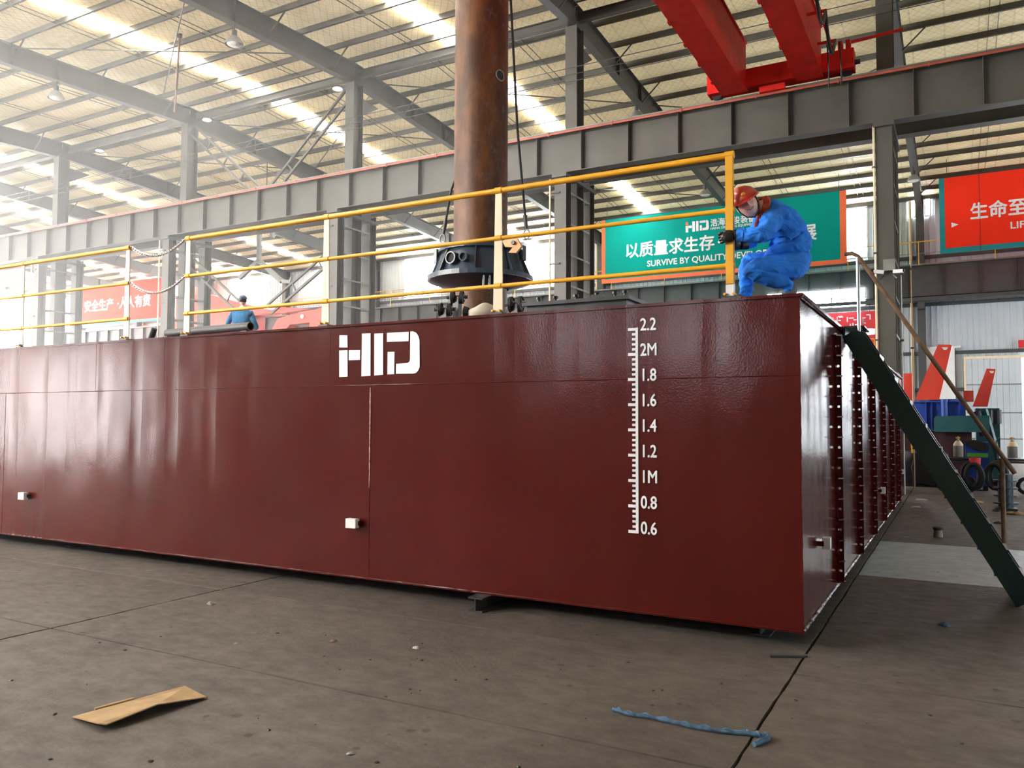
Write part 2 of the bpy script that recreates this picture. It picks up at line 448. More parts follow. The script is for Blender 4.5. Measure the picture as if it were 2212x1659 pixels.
# ceiling: insulated roof sheets, translucent strips, purlins
ce = thing('ceiling', 'beige quilted roof lining on steel purlins with bright translucent strips', kind='structure')
PURL = [13.75-1.4*n for n in range(20)] + [14.85] + [16.33+1.4*n for n in range(15)]
strips = [-62.6, -54.4, -46.0, -38.0, -21.6, -13.0]
hw = .43
edges = [XL] + [e for s in strips for e in (s-hw, s+hw)] + [XR]
for (ya, yb) in ((YF, YC), (YC, YW)):
    for i in range(len(edges)-1):
        a, b = edges[i], edges[i+1]
        mb = MB(); za, zb = roof_z(ya), roof_z(yb)
        mb.add([(a,ya,za),(b,ya,za),(b,yb,zb),(a,yb,zb),(a,ya,za+.12),(b,ya,za+.12),(b,yb,zb+.12),(a,yb,zb+.12)],
               [(0,3,2,1),(4,5,6,7),(0,1,5,4),(1,2,6,5),(2,3,7,6),(3,0,4,7)])
        if not i % 2:                            # quilted lining sagging between the purlins
            pl = sorted([q for q in PURL if ya < q < yb] + [ya, yb]); yy = []
            for q0, q1 in zip(pl[:-1], pl[1:]):
                for t in range(6): yy.append((q0+(q1-q0)*t/6, .085*math.sin(math.pi*t/6)))
            yy.append((yb, 0)); mb = MB()
            mb.add([(x, y, roof_z(y)-sg) for y, sg in yy for x in (a, b)], [(2*q, 2*q+1, 2*q+3, 2*q+2) for q in range(len(yy)-1)])
        part('skylight_panel' if i % 2 else 'roof_panel', mb, M['sky'] if i % 2 else M['roof'], ce, not i % 2)
purl = PURL
for y in purl:
    mb = MB(); z = roof_z(y)-.005
    mb.box(XL, XR, y-.003, y+.003, z-.21, z); mb.box(XL, XR, y-.003, y+.07, z-.004, z); mb.box(XL, XR, y-.07, y+.003, z-.214, z-.21)
    part('purlin', mb, M['steel'], ce)
part('tie_beam', MB().ibeam((XL,15.28,13.52),(XR,15.28,13.52),.26,.2,.015,.012), M['steel'], ce)
mb = MB()
for k in range(-1, 8):
    for q in (2.4, 2.65, 5.6, 5.85):
        x = X0-BAY*k+q
        for a, b in zip(sorted(purl)[:-1], sorted(purl)[1:]):
            if a > -5: mb.bar((x,a,roof_z(a)-.12),(x,b,roof_z(b)-.12),.018,.018)
part('sag_rods', mb, M['steel'], ce, kind='stuff')
mb = MB()
for x0, y0, x1, y1 in ((-25,8.2,-16.8,13.7),(-25,13.7,-16.8,8.2),(-25,16.3,-16.8,21.9),(-25,21.9,-16.8,16.3),(-16.8,16.3,-8.6,21.9),(-33.2,16.3,-25,21.9),(-8.6,21.9,-.35,27.5),(-.35,21.9,-8.6,27.5),(-16.8,27.5,-8.6,33)):
    part('brace_rod', MB().tube((x0,y0,roof_z(y0)-.32),(x1,y1,roof_z(y1)-.32),.022,6), M['steel'], ce)

# roof beams and columns, one frame every bay
for k in range(-1, 8):
    x = X0-BAY*k
    nm = 'just outside the right edge of the picture' if k < 0 else ORD[k] + ' from the right'
    rb = thing('roof_beam', 'grey I-section roof beam crossing the hall, ' + nm, loc=(x, YC, 13.4), kind='structure')
    for a, b in ((YF, YC), (YC, YW-.2)):
        za, zb = roof_z(a)-.22-.34, roof_z(b)-.22-.34
        part('beam_segment', MB().ibeam((x,a,za),(x,b,zb),.68,.26,.018,.012), M['steel'], rb)
    for y in (8.2, 9.7, 18.3, 20.4, 22.6, 33.5):
        zc = roof_z(y)-.56
        part('stiffener', MB().box(x-.12, x+.12, y-.008, y+.008, zc-.32, zc+.32), M['steel'], rb)
    for y in purl[::2]:
        if y > 4 and abs(y-YC) > .6:
            part('fly_brace', MB().bar((x+.03,y,roof_z(y)-.88),(x+.8,y,roof_z(y)-.16),.035,.035), M['steel'], rb)
    # column
    co = thing('column', 'grey built-up steel column under the crane girder, ' + nm, loc=(x, YC, 0), kind='structure')
    part('upper_shaft', MB().ibeam((x,YC,0),(x,YC,13.1),.50,.36,.018,.014,up=(0,1,0)), M['steel'], co)
    part('front_leg', MB().ibeam((x,14.2,0),(x,14.2,8.5),.34,.36,.018,.012,up=(0,1,0)), M['steel'], co)
    part('rear_leg', MB().ibeam((x,15.86,0),(x,15.86,8.7),.34,.36,.018,.012,up=(0,1,0)), M['steel'], co)
    part('cap_plate', MB().box(x-.22,x+.22,13.95,16.1,8.42,8.52), M['steel'], co)
    for q in range(9):
        z = 1.0+q*.88
        for sx in (-.17, .17):
            part('batten', MB().bar((x+sx,14.35,z),(x+sx,15.7,z),.012,.05), M['steel_pl'], co)
    part('knee_bracket', MB().prism([(15.2,12.0),(15.2,12.75),(16.3,12.68)], 'X', x-.01, x+.01), M['steel'], co)

# crane girders
def girder(nm, label, y, z0, z1, xa, xb, sp, xs0, d, rail=True, mt='steel'):
    t = thing(nm, label, 'crane girder', ((xa+xb)/2, y, z0))
    part('web', MB().box(xa,xb,y-.007,y+.007,z0,z1), M[mt], t)
    part('top_flange', MB().box(xa,xb,y-.2,y+.2,z1,z1+.022), M[mt], t)
    part('bottom_flange', MB().box(xa,xb,y-.17,y+.17,z0-.022,z0), M[mt], t)
    if rail: part('crane_rail', MB().bar((xa,y,z1+.07),(xb,y,z1+.07),.07,.1), M['steel_pl'], t)
    x = xs0
    me = MB().box(-.006,.006,-d if d > 0 else 0, 0 if d > 0 else -d, 0, z1-z0).mesh('stiffener', M[mt])
    while x > xa:
        inst('stiffener', me, t, (x, y, z0)); x -= sp
    return t
g1 = girder('crane_girder', 'grey crane girder carrying the red conductor rail above the pontoon', 14.2, 8.57, 9.70, -66, 13, 1.37, 13-.39, .17)
part('conductor_bar', MB().bar((-66,13.97,9.66),(13,13.97,9.66),.035,.055), M['redbar'], g1, label='dull red conductor bar')
for i in range(40): part('bar_clip', MB().box(12-i*1.9-.02, 12-i*1.9+.02, 13.94, 14.0, 9.61, 9.72), M['redbar'], g1)
girder('crane_girder', 'grey crane girder close behind the first one, without conductor rail', 15.9, 8.75, 9.78, -66, 13, 1.37, 13-.39, -.17)
gw = girder('crane_girder', 'grey crane girder with walkway along the corrugated far wall', 36.55, 7.62, 9.05, -68, 13, 1.5, 12.6, .17, mt='steel_dk')
part('walkway_beam', MB().box(-68,13,36.2,36.7,7.36,7.52), M['steel_dk'], gw)
tr = thing('safety_rail', 'thin yellow safety rail running above the far wall girder', 'rail', (-25,36.2,9.07))
part('rail', MB().tube((-68,36.2,10.15),(13,36.2,10.15),.024,6), M['yellow'], tr)
for i in range(26): part('post', MB().tube((12-i*3.1,36.2,9.06),(12-i*3.1,36.2,10.15),.018,6), M['yellow'], tr)
part('lower_rail', MB().tube((-68,36.2,9.6),(13,36.2,9.6),.014,6), M['steel_pl'], tr)

# far wall with ribbed sheets, girts, columns, windows, door
wb = thing('wall_back', 'pale blue-grey ribbed sheet wall at the far side of the hall', loc=(-28, YW, 0), kind='structure')
for z0, z1 in ((0, 5.05), (5.05, 7.75), (7.75, 12.75)):
    mb = MB(); wd = 1.0
    mb.box(0, wd, 0, .04, 0, z1-z0)
    for q in range(4):
        mb.prism([(q*.25+.02,0),(q*.25+.04,-.03),(q*.25+.075,-.03),(q*.25+.095,0)], 'Z', 0, z1-z0)
    me = mb.mesh('wall_sheet', M['wall'])
    for i in range(int(XR-XL)): inst('wall_sheet', me, wb, (XL+i*wd, YW, z0))
for z in (3.2, 4.95, 7.3, 9.6, 12.5):
    part('girt', MB().box(XL, XR, YW-.16, YW-.03, z-.08, z+.08), M['steel_dk'], wb)
for k in range(-1, 9):
    x = X0-BAY*k
    nm = 'just outside the right edge of the picture' if k < 0 else ORD[k] + ' from the right'
    co = thing('column', 'dark grey steel wall column against the ribbed far wall, ' + nm, loc=(x,37,0), kind='structure')
    part('shaft', MB().ibeam((x,36.98,0),(x,36.98,12.5),.44,.34,.018,.012,up=(0,1,0)), M['steel_dk'], co)
    part('bracket', MB().box(x-.15,x+.15,36.4,36.9,7.0,7.36), M['steel_dk'], co)
    part('downpipe', MB().tube((x-.42,37.2,0),(x-.42,37.2,12.4),.07,8), M['cream'], co)
WN = [0]
def window(parent_wall, label, lo, hi, ax, at, nx, nz, mt='win', depth=.06):
    """glazed window standing a little proud of its wall; ax is the axis the wall is normal to"""
    WN[0] += 1
    (a0, z0), (a1, z1) = lo, hi
    mk = (lambda mb,a,b,c,d,p,q: mb.box(a,b,at+p,at+q,c,d)) if ax == 'Y' else (lambda mb,a,b,c,d,p,q: mb.box(at+p,at+q,a,b,c,d))
    s = -1 if at > 0 else 1
    loc = ((a0+a1)/2, at, z0) if ax == 'Y' else (at, (a0+a1)/2, z0)
    t = thing('window_%d' % WN[0], label, loc=loc, kind='structure')
    p, q = sorted((0, s*depth)); f = .05
    for i in range(nx):
        for j in range(nz):
            pa, pb = a0+(a1-a0)*i/nx, a0+(a1-a0)*(i+1)/nx
            pc, pd = z0+(z1-z0)*j/nz, z0+(z1-z0)*(j+1)/nz
            mb = MB(); mk(mb, pa+f/2, pb-f/2, pc+f/2, pd-f/2, p, q-.012 if s > 0 else q)
            if s < 0: mb = MB(); mk(mb, pa+f/2, pb-f/2, pc+f/2, pd-f/2, p+.012, q)
            part('pane', mb, M[mt], t)
    mb = MB()
    for i in range(nx+1):
        c = a0+(a1-a0)*i/nx; mk(mb, c-f/2, c+f/2, z0, z1, p, q)
    for j in range(nz+1):
        c = z0+(z1-z0)*j/nz; mk(mb, a0, a1, c-f/2, c+f/2, p, q)
    part('window_frame', mb, M['white'], t)
    return t
Yw = YW-.05
for k, (a, b) in enumerate([(-3.75,-2.7),(-22.2,-19.4),(-31.1,-28.3),(-47.6,-43.5),(-55.5,-52.6),(-68.3,-65.7)]):
    window(wb, ['narrow bright upper window beside the green banner','bright upper window right of the rusty spud pipe','bright upper window left of the rusty spud pipe','bright upper window behind the worker in the blue shirt','overexposed upper window left of the salmon banner','overexposed upper window furthest left on the far wall'][k],
           (a, 9.85), (b, 12.35), 'Y', Yw, 1 if b-a < 2 else 2, 1)
window(wb, 'slim bright window left of the wall column by the red banner', (-.80,11.6),(-.56,12.6), 'Y', Yw, 1, 1)
window(wb, 'slim bright window right of the wall column by the red banner', (-.14,11.6),(.10,12.6), 'Y', Yw, 1, 1)
window(wb, 'low bright window band above the red poster', (-7.4,7.62-.32),(-2.75,8.2), 'Y', Yw-.9, 3, 2)
window(wb, 'small bright window pane under the red poster', (-2.9,5.95),(-2.5,6.6), 'Y', Yw, 1, 1)
window(wb, 'low bright window band behind the deck rail, left part', (-61,5.0),(-49,6.6), 'Y', Yw, 5, 1)
d1 = thing('door_1', 'tall pale ribbed sliding door in the far wall at right', loc=(2.5,37.3,0), kind='structure')
for i in range(9): part('door_panel', MB().box(1.45+i*.245,1.45+i*.245+.235,37.12,37.20,.05,4.6), M['wall'], d1)
part('door_frame', MB().box(1.36,1.45,37.09,37.36,0,4.7).box(1.45,3.75,37.09,37.36,4.6,4.72), M['cream'], d1)
for z in (.9,2.1,3.4): part('door_rail', MB().box(1.45,3.65,37.09,37.12,z-.03,z+.03), M['steel_pl'], d1)
part('door_opening', MB().box(3.66,4.6,37.14,37.20,.05,4.6), M['door3b'], d1, label='bright gap of the opened door leaf')
# the walls the photograph does not look at, with their openings and some unseen panels added for light
def plainwall(nm, label, mb):
    return solo(nm, mb, M['wall_dim'], label, kind='structure')
plainwall('wall_front', 'plain grey sheet wall on the camera side of the hall', MB().box(XL,XR,YF-.1,YF,0,13.2))
plainwall('wall_left', 'plain grey sheet end wall at the far left', MB().box(XL-.1,XL,YF,YW,0,14))
plainwall('wall_right', 'plain grey sheet end wall at the right', MB().box(XR,XR+.1,YF,YW,0,14))
Yf = YF
window(None, 'open bright doorway on the camera side, left', (-37,.05),(-28,4.6), 'Y', Yf, 1, 1, 'door2')
window(None, 'added unseen light band high on the camera side', (-60,7.4),(-14,11.4), 'Y', Yf, 12, 1, 'door')  # unseen, put in to light the roof, banners and worker
window(None, 'added unseen light panel at the right end of the far bay', (17,.05),(35,8.0), 'X', XR, 3, 1, 'door3')  # unseen, added to brighten the far bay
window(None, 'open bright doorway on the camera side, far left', (-60,.05),(-48,6.5), 'Y', Yf, 1, 1, 'door')
window(None, 'small window on the camera side, left of two', (-9.4,3.0),(-7.8,5.4), 'Y', Yf, 1, 2, 'door3b')
window(None, 'small window on the camera side, right of two', (-6.0,3.0),(-4.2,5.4), 'Y', Yf, 1, 2, 'door3b')
window(None, 'open bright end doorway of the far bay', (18,.05),(34,7.0), 'X', XL, 3, 2, 'door2')
window(None, 'added unseen light panel at the right end of the near bay', (-4,.05),(12,5.0), 'X', XR, 3, 1, 'door3')  # unseen, added to brighten the pontoon end and the floor at right
window(None, 'added unseen light panel high in the left gable', (22,7.6),(36,12.2), 'X', XL, 4, 2, 'gable')  # unseen, added as the source of the glow at left
window(None, 'open bright end doorway of the near bay', (-13,.05),(12,8.5), 'X', XL, 3, 1, 'door')
window(None, 'tall bright window bank in the far wall beyond the right edge', (4.9,3.5),(10.5,7.0), 'Y', Yw, 3, 2, 'door3b')

# V braces between two columns
def lattice_brace(p0, p1, label, grp=None):
    p0, p1 = V(p0), V(p1)
    t = thing('column_brace', label, 'brace', p1)
    d = (p1-p0).normalized(); n = d.cross(V((0,1,0))).normalized()*.19
    for s in (-1, 1): part('chord', MB().bar(p0+n*s, p1+n*s, .075, .075, (0,1,0)), M['steel'], t)
    L = (p1-p0).length; k = int(L/1.1)
    for i in range(1, k): 
        q = p0+d*L*i/k; part('lacing', MB().bar(q-n, q+n, .04, .05, (0,1,0)), M['steel'], t)
    return t
lattice_brace((-17.0,15,12.85),(-20.6,15,9.9),'grey laced brace above the girder, sloping down from the third column')
lattice_brace((-24.8,15,12.85),(-21.2,15,9.9),'grey laced brace above the girder, sloping down from the fourth column')
lattice_brace((-17.0,15,7.7),(-20.6,15,5.6),'grey laced brace under the girder, sloping down from the third column')
lattice_brace((-24.8,15,7.7),(-21.6,15,5.4),'grey laced brace under the girder, sloping down from the fourth column')

# ================================================================== THE PONTOON
ZB, ZT, HW, HL = .12, 2.55, 12.6, 24.0
hu = thing('pontoon', 'huge glossy dark red steel pontoon hull on the workshop floor', 'pontoon', (-HL/2, HW/2, ZB))
part('hull_body', MB().box(-HL, -.012, .012, HW, ZB+.01, ZT-.02), M['hull'], hu)
part('deck_plate', MB().box(-HL, .03, -.018, HW+.02, ZT-.024, ZT), M['hull'], hu)
part('bottom_plate', MB().box(-HL, .012, -.008, HW, ZB, ZB+.012), M['hull'], hu)
SEAM = 1.955
up_x = [0, -.61, -4.41, -6.85, -8.08, -11.6, -16, -HL]
lo_x = [0, -3.9, -9.95, -16, -HL]
g = .0003
for i in range(len(up_x)-1):
    part('side_plate', MB().box(up_x[i+1]+g, up_x[i]-g, -.0004*(i % 2), .014, SEAM+g, ZT-.024), M['hull'], hu)
for i in range(len(lo_x)-1):
    part('side_plate', MB().box(lo_x[i+1]+g, lo_x[i]-g, -.0003*(i % 2), .014, ZB+.012, SEAM-g), M['hull'], hu)
ey = [0, 1.9, 3.72, 5.5, 7.2, 8.95, 10.65, HW]
for i in range(len(ey)-1):
    part('end_plate', MB().box(-.014, .001*(i % 2), ey[i]+g, ey[i+1]-g, ZB+.012, ZT-.024), M['hull'], hu)
def bead(pts, r=.006, step=.03):
    mb = MB(); p = [V(pts[0])]
    d = V(pts[1])-V(pts[0]); n = max(2, int(d.length/step))
    pp = [V(pts[0])+d*i/n for i in range(n+1)]
    return mb.path(pp, [r*random.uniform(.6,1.25) for _ in pp], 5)
part('weld_seam', bead([(-HL,-.001,SEAM),(0,-.001,SEAM)], .004, .08), M['hull'], hu)
for x in up_x[1:-1]: part('weld_seam', bead([(x,.0005,SEAM),(x,.0005,ZT-.03)], .0035), M['hull'], hu)
for x in lo_x[1:-1]: part('weld_seam', bead([(x,.0,ZB+.02),(x,.0,SEAM)], .005), M['hull'], hu)
part('bare_weld', bead([(-3.9,-.004,.98),(-3.9,-.004,1.93)], .0055, .02), paint('bare_weld_metal', (.62,.42,.34), .25, metal=.7, var=.3, vscale=60), hu, label='shiny bare weld metal')
part('weld_seam', bead([(-HL,-.004,ZB+.012),(0,-.004,ZB+.012)], .009, .05), M['hull'], hu)
part('weld_seam', bead([(.006,0,ZB+.014),(.006,HW,ZB+.014)], .012, .03), M['hull'], hu)
part('weld_seam', bead([(.0,-.001,ZB+.02),(.0,-.001,ZT-.03)], .007), M['hull'], hu)
part('weld_seam', bead([(.012,0,ZT-.03),(.012,HW,ZT-.03)], .008), M['hull'], hu)

# bolting flanges on the end: drilled strips with small gussets
FZ0, FZ1, FW, NH = ZB+.05, ZT-.13, .062, 12
def flange_mesh():
    mb = MB(); hz = (FZ1-FZ0)/NH
    for i in range(NH):
        z0, z1 = i*hz, (i+1)*hz; zc = (z0+z1)/2; xc = FW*.55; r = .0125
        out = [(0,z0),(FW/2,z0),(FW,z0),(FW,zc),(FW,z1),(FW/2,z1),(0,z1),(0,zc)]
        inn = [(xc+r*math.cos(t), zc+r*math.sin(t)) for t in [R(225+45*q) for q in range(8)]]
        for y in (-.006, .006):
            n = len(mb.v); mb.add([(x,y,z) for x,z in out]+[(x,y,z) for x,z in inn], [(q,(q+1)%8,8+(q+1)%8,8+q) for q in range(8)])
        mb.add([(x,-.006,z) for x,z in inn]+[(x,.006,z) for x,z in inn], [(q,(q+1)%8,8+(q+1)%8,8+q) for q in range(8)])
        mb.add([(FW,-.006,z0),(FW,.006,z0),(FW,.006,z1),(FW,-.006,z1)], [(0,1,2,3)])
    mb.add([(0,-.006,hz*NH),(FW,-.006,hz*NH),(FW,.006,hz*NH),(0,.006,hz*NH)], [(0,1,2,3)])
    return mb.mesh('bolting_flange', M['hull'])
FM = flange_mesh()
GM = MB().prism([(0,0),(FW+.012,0),(FW+.012,-.022),(.03,-.075),(0,-.075)], 'Z', -.006, .006).mesh('gusset', M['hull'])
for y in ey[1:-1]:
    fo = inst('bolting_flange', FM, hu, (.0, y, FZ0))
    for q in range(NH+1):
        c = bpy.data.objects.new('gusset', GM); COL.objects.link(c); c.parent = fo
        c.location = (0, -.006, (FZ1-FZ0)*q/NH)
    wm = bead([(.006,y-.012,FZ0),(.006,y-.012,FZ1)], .015, .02)
    part('weld_seam', wm, M['hull'], hu)

# taped anodes
def anode(p, nrm):
    p = V(p); t = V((0,0,1)); n = V(nrm); sd = n.cross(t)
    b = part('anode_bracket', MB().bar(p+sd*-.07+n*.02, p+sd*.07+n*.02, .04, .05, n), M['hull'], hu)
    part('anode_block', MB().bar(p-sd*.055+n*.055, p+sd*.06+n*.06, .088, .06, n), M['white'], b, label='white taped anode block')
for x in (-4.05, -9.39, -14.6): anode((x,-.002,.645), (0,-1,0))
for y in (.8, 6.51, 11.55): anode((.002,y,.66), (1,0,0))

# painted logo and draught marks
lg = [[(-4.29,2.45),(-4.19,2.445),(-4.185,2.325),(-4.29,2.33)],[(-4.29,2.30),(-4.185,2.30),(-4.18,2.042),(-4.285,2.04)],
 [(-4.17,2.298),(-4.03,2.294),(-4.03,2.2),(-4.17,2.2)],[(-4.01,2.452),(-3.905,2.45),(-3.9,2.043),(-4.01,2.04)],
 [(-3.86,2.445),(-3.755,2.443),(-3.75,2.05),(-3.855,2.045)],[(-3.71,2.444),(-3.46,2.442),(-3.46,2.355),(-3.71,2.358)],
 [(-3.70,2.264),(-3.62,2.262),(-3.62,2.052),(-3.70,2.052)],
 [(-3.44,2.444),(-3.41,2.444),(-3.375,2.43),(-3.35,2.40),(-3.335,2.36),(-3.33,2.11),(-3.345,2.08),(-3.37,2.058),(-3.40,2.052),(-3.60,2.055),(-3.60,2.148),(-3.47,2.152),(-3.447,2.163),(-3.44,2.185)]]
mb = MB()
for p in lg: mb.prism(p, 'Y', -.0065, -.0045)
part('painted_logo', mb, M['mark'], hu, label='white stencilled HID lettering')
mb = MB(); Z6 = .752; XD = -1.222
mb.box(XD-.022, XD, -.0065, -.0045, Z6-.012, Z6+1.6+.012)
for i in range(41):
    z = Z6+i*.04; ln = .084 if i % 5 == 0 else .05
    mb.box(XD-ln, XD-.02, -.0065, -.0045, z-.0115 if i % 5 == 0 else z-.0095, z+.0115 if i % 5 == 0 else z+.0095)
part('draught_scale', mb, M['mark'], hu, label='white painted draught scale with ticks')
for i, s in enumerate(['0.6','0.8','1M','1.2','1.4','1.6','1.8','2M','2.2']):
    text_on(hu, 'draught_figure', s, .138, M['mark'], (XD+.018, -.0045, Z6+i*.2-.012), .0022, .80)

# steel packing beams the hull rests on
for i, (x, lb) in enumerate([(-2.62,'short dark steel beam end peeking out under the pontoon, nearest one'),(-8.9,'dark steel packing beam under the hazy left part of the pontoon'),(-.35,'dark steel packing beam close behind the pontoon corner')]):
    y0 = -.17 if i == 0 else .25
    solo('support_beam', MB().ibeam((x,y0,.06),(x,12.2,.06),.12,.14,.012,.012), M['dark'], lb, 'steel beam', 'beams under the hull', (x,6,0))

# ================================================================== DECK RAILING
def railing(nm, label, posts, xa, xb, last_yellow=False):
    t = thing(nm, label, 'railing', ((xa+xb)/2, .12, ZT))
    for z, r in ((3.68,.0245),(3.25,.019),(2.82,.019)):
        part('rail', MB().tube((xa,.12,z),(xb,.12,z),r,12), M['yellow'], t, True)
    for i, x in enumerate(posts):
        yl = last_yellow and i == 0
        wt, wb_ = (.055,.058) if yl else (.062,.098)
        p = part('post', MB().bar((x,.12,ZT+.03 if not yl else ZT+.12),(x,.12,3.70),wb_,.012 if not yl else .05,(0,1,0),wt,.012 if not yl else .05), M['yellow' if yl else 'cream'], t)
        if yl: part('post_foot', MB().bar((x,.12,ZT+.02),(x,.12,ZT+.125),.06,.05,(0,1,0)), M['white'], p, label='unpainted white foot of the post')
        part('foot_plate', MB().box(x-.06,x+.06,.08,.2,ZT,ZT+.03), M['steel_dk'], p)
        for sx in (-.035,.035):
            part('bolt', MB().tube((x+sx,.13,ZT+.045),(x+sx,.07,ZT+.045),.011,6), M['yellow'], p)
        for z, r in ((3.68,.03),(3.25,.026),(2.82,.026)):
            part('rail_clamp', MB().tube((x-.035,.12,z),(x+.035,.12,z),r,10), M['yellow'], p, True)
    return t
railing('deck_railing', 'yellow three-bar deck railing on cream posts, long right section', [-.52,-2.575,-4.585,-6.64], -6.66, -.51, True)
railing('deck_railing', 'yellow three-bar deck railing on cream posts, hazy left section', [-7.70,-9.86,-12.0,-14.1], -16.2, -7.68)

# chains closing the gap
LK = MB().ring((0,0,0), .014, .0042, n=10, k=5, sy=1.75).mesh('chain_link', M['chrome'], smooth=True)
def chain(label, p0, p1, sag):
    p0, p1 = V(p0), V(p1); t = thing('chain', label, 'chain', p0)
    n = 46; pts = []
    for i in range(n+1):
        s = i/n; p = p0.lerp(p1, s); p.z -= sag*4*s*(1-s); pts.append(p)
    for i in range(n):
        d = (pts[i+1]-pts[i]).normalized()
        q = V((0,1,0)).rotation_difference(d).to_matrix() @ Matrix.Rotation(R(90*(i % 2)), 3, 'Y')
        inst('chain_link', LK, t, (pts[i]+pts[i+1])/2, q.to_euler())
chain('bright steel chain across the railing gap, upper one', (-7.66,.12,3.69), (-6.69,.12,3.69), .155)
chain('bright steel chain across the railing gap, lower one', (-7.66,.12,3.26), (-6.69,.12,3.26), .165)

# ================================================================== SPUD PIPE AND COLLAR
SX, SY = -6.31, 6.0
sp = thing('spud_pipe', 'tall thick rusty steel spud pipe standing through the deck', 'steel pipe', (SX,SY,ZT))
def pipe_mesh():
    n, rr = 48, .475; zs = [ZT, 3.5, 4.0, 4.6, 5.2, 5.8, 6.4, 7.0, 7.6, 8.4, 9.2, 10, 11, 11.9]
    mb = MB(); vs = []
    for z in zs:
        for i in range(n):
            t = 2*math.pi*i/n; vs.append((SX+rr*math.cos(t), SY+rr*math.sin(t), z))
    mb.add(vs, [(j*n+i, j*n+(i+1)%n, (j+1)*n+(i+1)%n, (j+1)*n+i) for j in range(len(zs)-1) for i in range(n)])
    mb.add([(SX+rr*math.cos(2*math.pi*i/n), SY+rr*math.sin(2*math.pi*i/n), 11.9) for i in range(n)], [tuple(range(n))])
    return mb
part('pipe_wall', pipe_mesh(), M['rust'], sp, True)
def pipe_hole(z, ang, ry, rz):
    c = V((SX+.475*math.cos(R(ang)), SY+.475*math.sin(R(ang)), z)); n = V((math.cos(R(ang)), math.sin(R(ang)), 0))
    f = frame(n); mb = MB(); k = 20; dv = []
    o = part('pin_hole', MB().lathe([(.001,0),(.9,0),(1,.004)], (0,0,0), k, None), M['dark'], sp)
    me = o.data
    for v in me.vertices:
        p = v.co + ORG[sp.name]
        a = p.x*ry; dx = a
        ang2 = R(ang)+dx/.475
        v.co = V((SX+(.478)*math.cos(ang2), SY+(.478)*math.sin(ang2), z+p.y*rz)) - ORG[sp.name]
    rim = []
    for i in range(k+1):
        t = 2*math.pi*i/k; a2 = R(ang)+ry*1.08*math.cos(t)/.475
        rim.append((SX+.482*math.cos(a2), SY+.482*math.sin(a2), z+rz*1.08*math.sin(t)))
    part('hole_rim', MB().path(rim, .012, 6), M['steel_pl'], sp, True, label='bright flame-cut hole edge')
pipe_hole(7.62, -16, .085, .085)
pipe_hole(5.05, -12, .07, .11)
pipe_hole(4.70, -8, .05, .05)

ck = thing('spud_collar', 'blue-black conical lifting collar with flanges around the rusty pipe', 'collar', (SX,SY,4.1))
part('cone', MB().lathe([(.50,4.10),(.82,4.14),(.68,4.56),(.50,4.58)], (SX,SY,0), 40, closed=True), M['navy'], ck, True)
part('lower_flange', MB().lathe([(.52,4.06),(.93,4.06),(.93,4.14),(.52,4.14)], (SX,SY,0), 40, closed=True), M['navy'], ck)
part('upper_flange', MB().lathe([(.49,4.555),(.74,4.555),(.74,4.60),(.49,4.60)], (SX,SY,0), 40, closed=True), M['navy'], ck)
part('skirt', MB().lathe([(.50,3.92),(.70,3.98),(.90,4.06),(.50,4.06)], (SX,SY,0), 40, closed=True), M['navy'], ck, True)
for a in range(0, 360, 45):
    c, s = math.cos(R(a-20)), math.sin(R(a-20)); q = V((-s,c,0))*.012; e = V((c,s,0)); o = V((SX,SY,0))
    pr = [(.70,4.14),(.90,4.14),(.72,4.555),(.64,4.555)]
    part('rib', MB().add([o+e*r_+q+V((0,0,z)) for r_,z in pr]+[o+e*r_-q+V((0,0,z)) for r_,z in pr], [(0,1,2,3),(7,6,5,4),(0,4,5,1),(1,5,6,2),(2,6,7,3),(3,7,4,0)]), M['navy'], ck)
for a in (-95, -79):
    e = V((math.cos(R(a)),math.sin(R(a)),0)); c = V((SX,SY,4.35))+e*.62; big = a == -95
    r_ = .105 if big else .075
    part('pipe_stub', MB().lathe([(r_,0),(r_,.24),(r_-.02,.24),(r_-.02,0)], c, 20, zto(e), closed=True), M['navy'], ck, True)
    part('stub_bore', MB().tube(c+e*.1, c+e*.20, r_-.019, 18), M['dark'], ck)
for a in (-160, 12):
    e = V((math.cos(R(a)),math.sin(R(a)),0)); c = V((SX,SY,4.55))+e*.78
    part('lifting_eye', MB().box(c.x-.03,c.x+.03,c.y-.07,c.y+.07,4.4,4.66), M['navy'], ck)
for a in (-55,-48):
    e = V((math.cos(R(a)),math.sin(R(a)),0)); c = V((SX,SY,0))+e*.82
    part('stud_bolt', MB().tube((c.x,c.y,3.8),(c.x,c.y,4.06),.018,8), M['chrome'], ck)

def sling(label, pts, sh):
    t = thing('lifting_sling', label, 'wire rope', pts[-1])
    part('wire_rope', MB().path(pts, .022, 8), M['black'], t, True)
    p = V(pts[-1]); d = (V(pts[-1])-V(pts[-2])).normalized()
    part('socket', MB().tube(p-d*.22, p+d*.02, .04, 10, .028), M['steel_dk'], t, True)
    part('shackle', MB().ring(p+d*.11, .055, .016, frame((0,1,0)) @ Matrix.Rotation(R(90),3,'X'), 14, 6, 1.5), M['steel_pl'], t, True)
    part('shackle_pin', MB().tube(p+d*.2+V((-.08,0,0)), p+d*.2+V((.08,0,0)), .018, 8), M['chrome'], t)
sling('thin black lifting wire right of the rusty pipe', [(-5.76,6,10.6),(-5.72,6,8.99),(-5.58,6,6.7),(-5.40,6,4.92)], 0)
sling('thin black lifting wire left of the rusty pipe', [(-6.30,6.55,8.6),(-6.80,6.2,6.4),(-6.93,6,5.79),(-7.09,6,5.02)], 0)
hk = thing('hook_block', 'tan-orange hook plate hanging by the collar rim', 'hook', (-5.3,5.4,4.4))
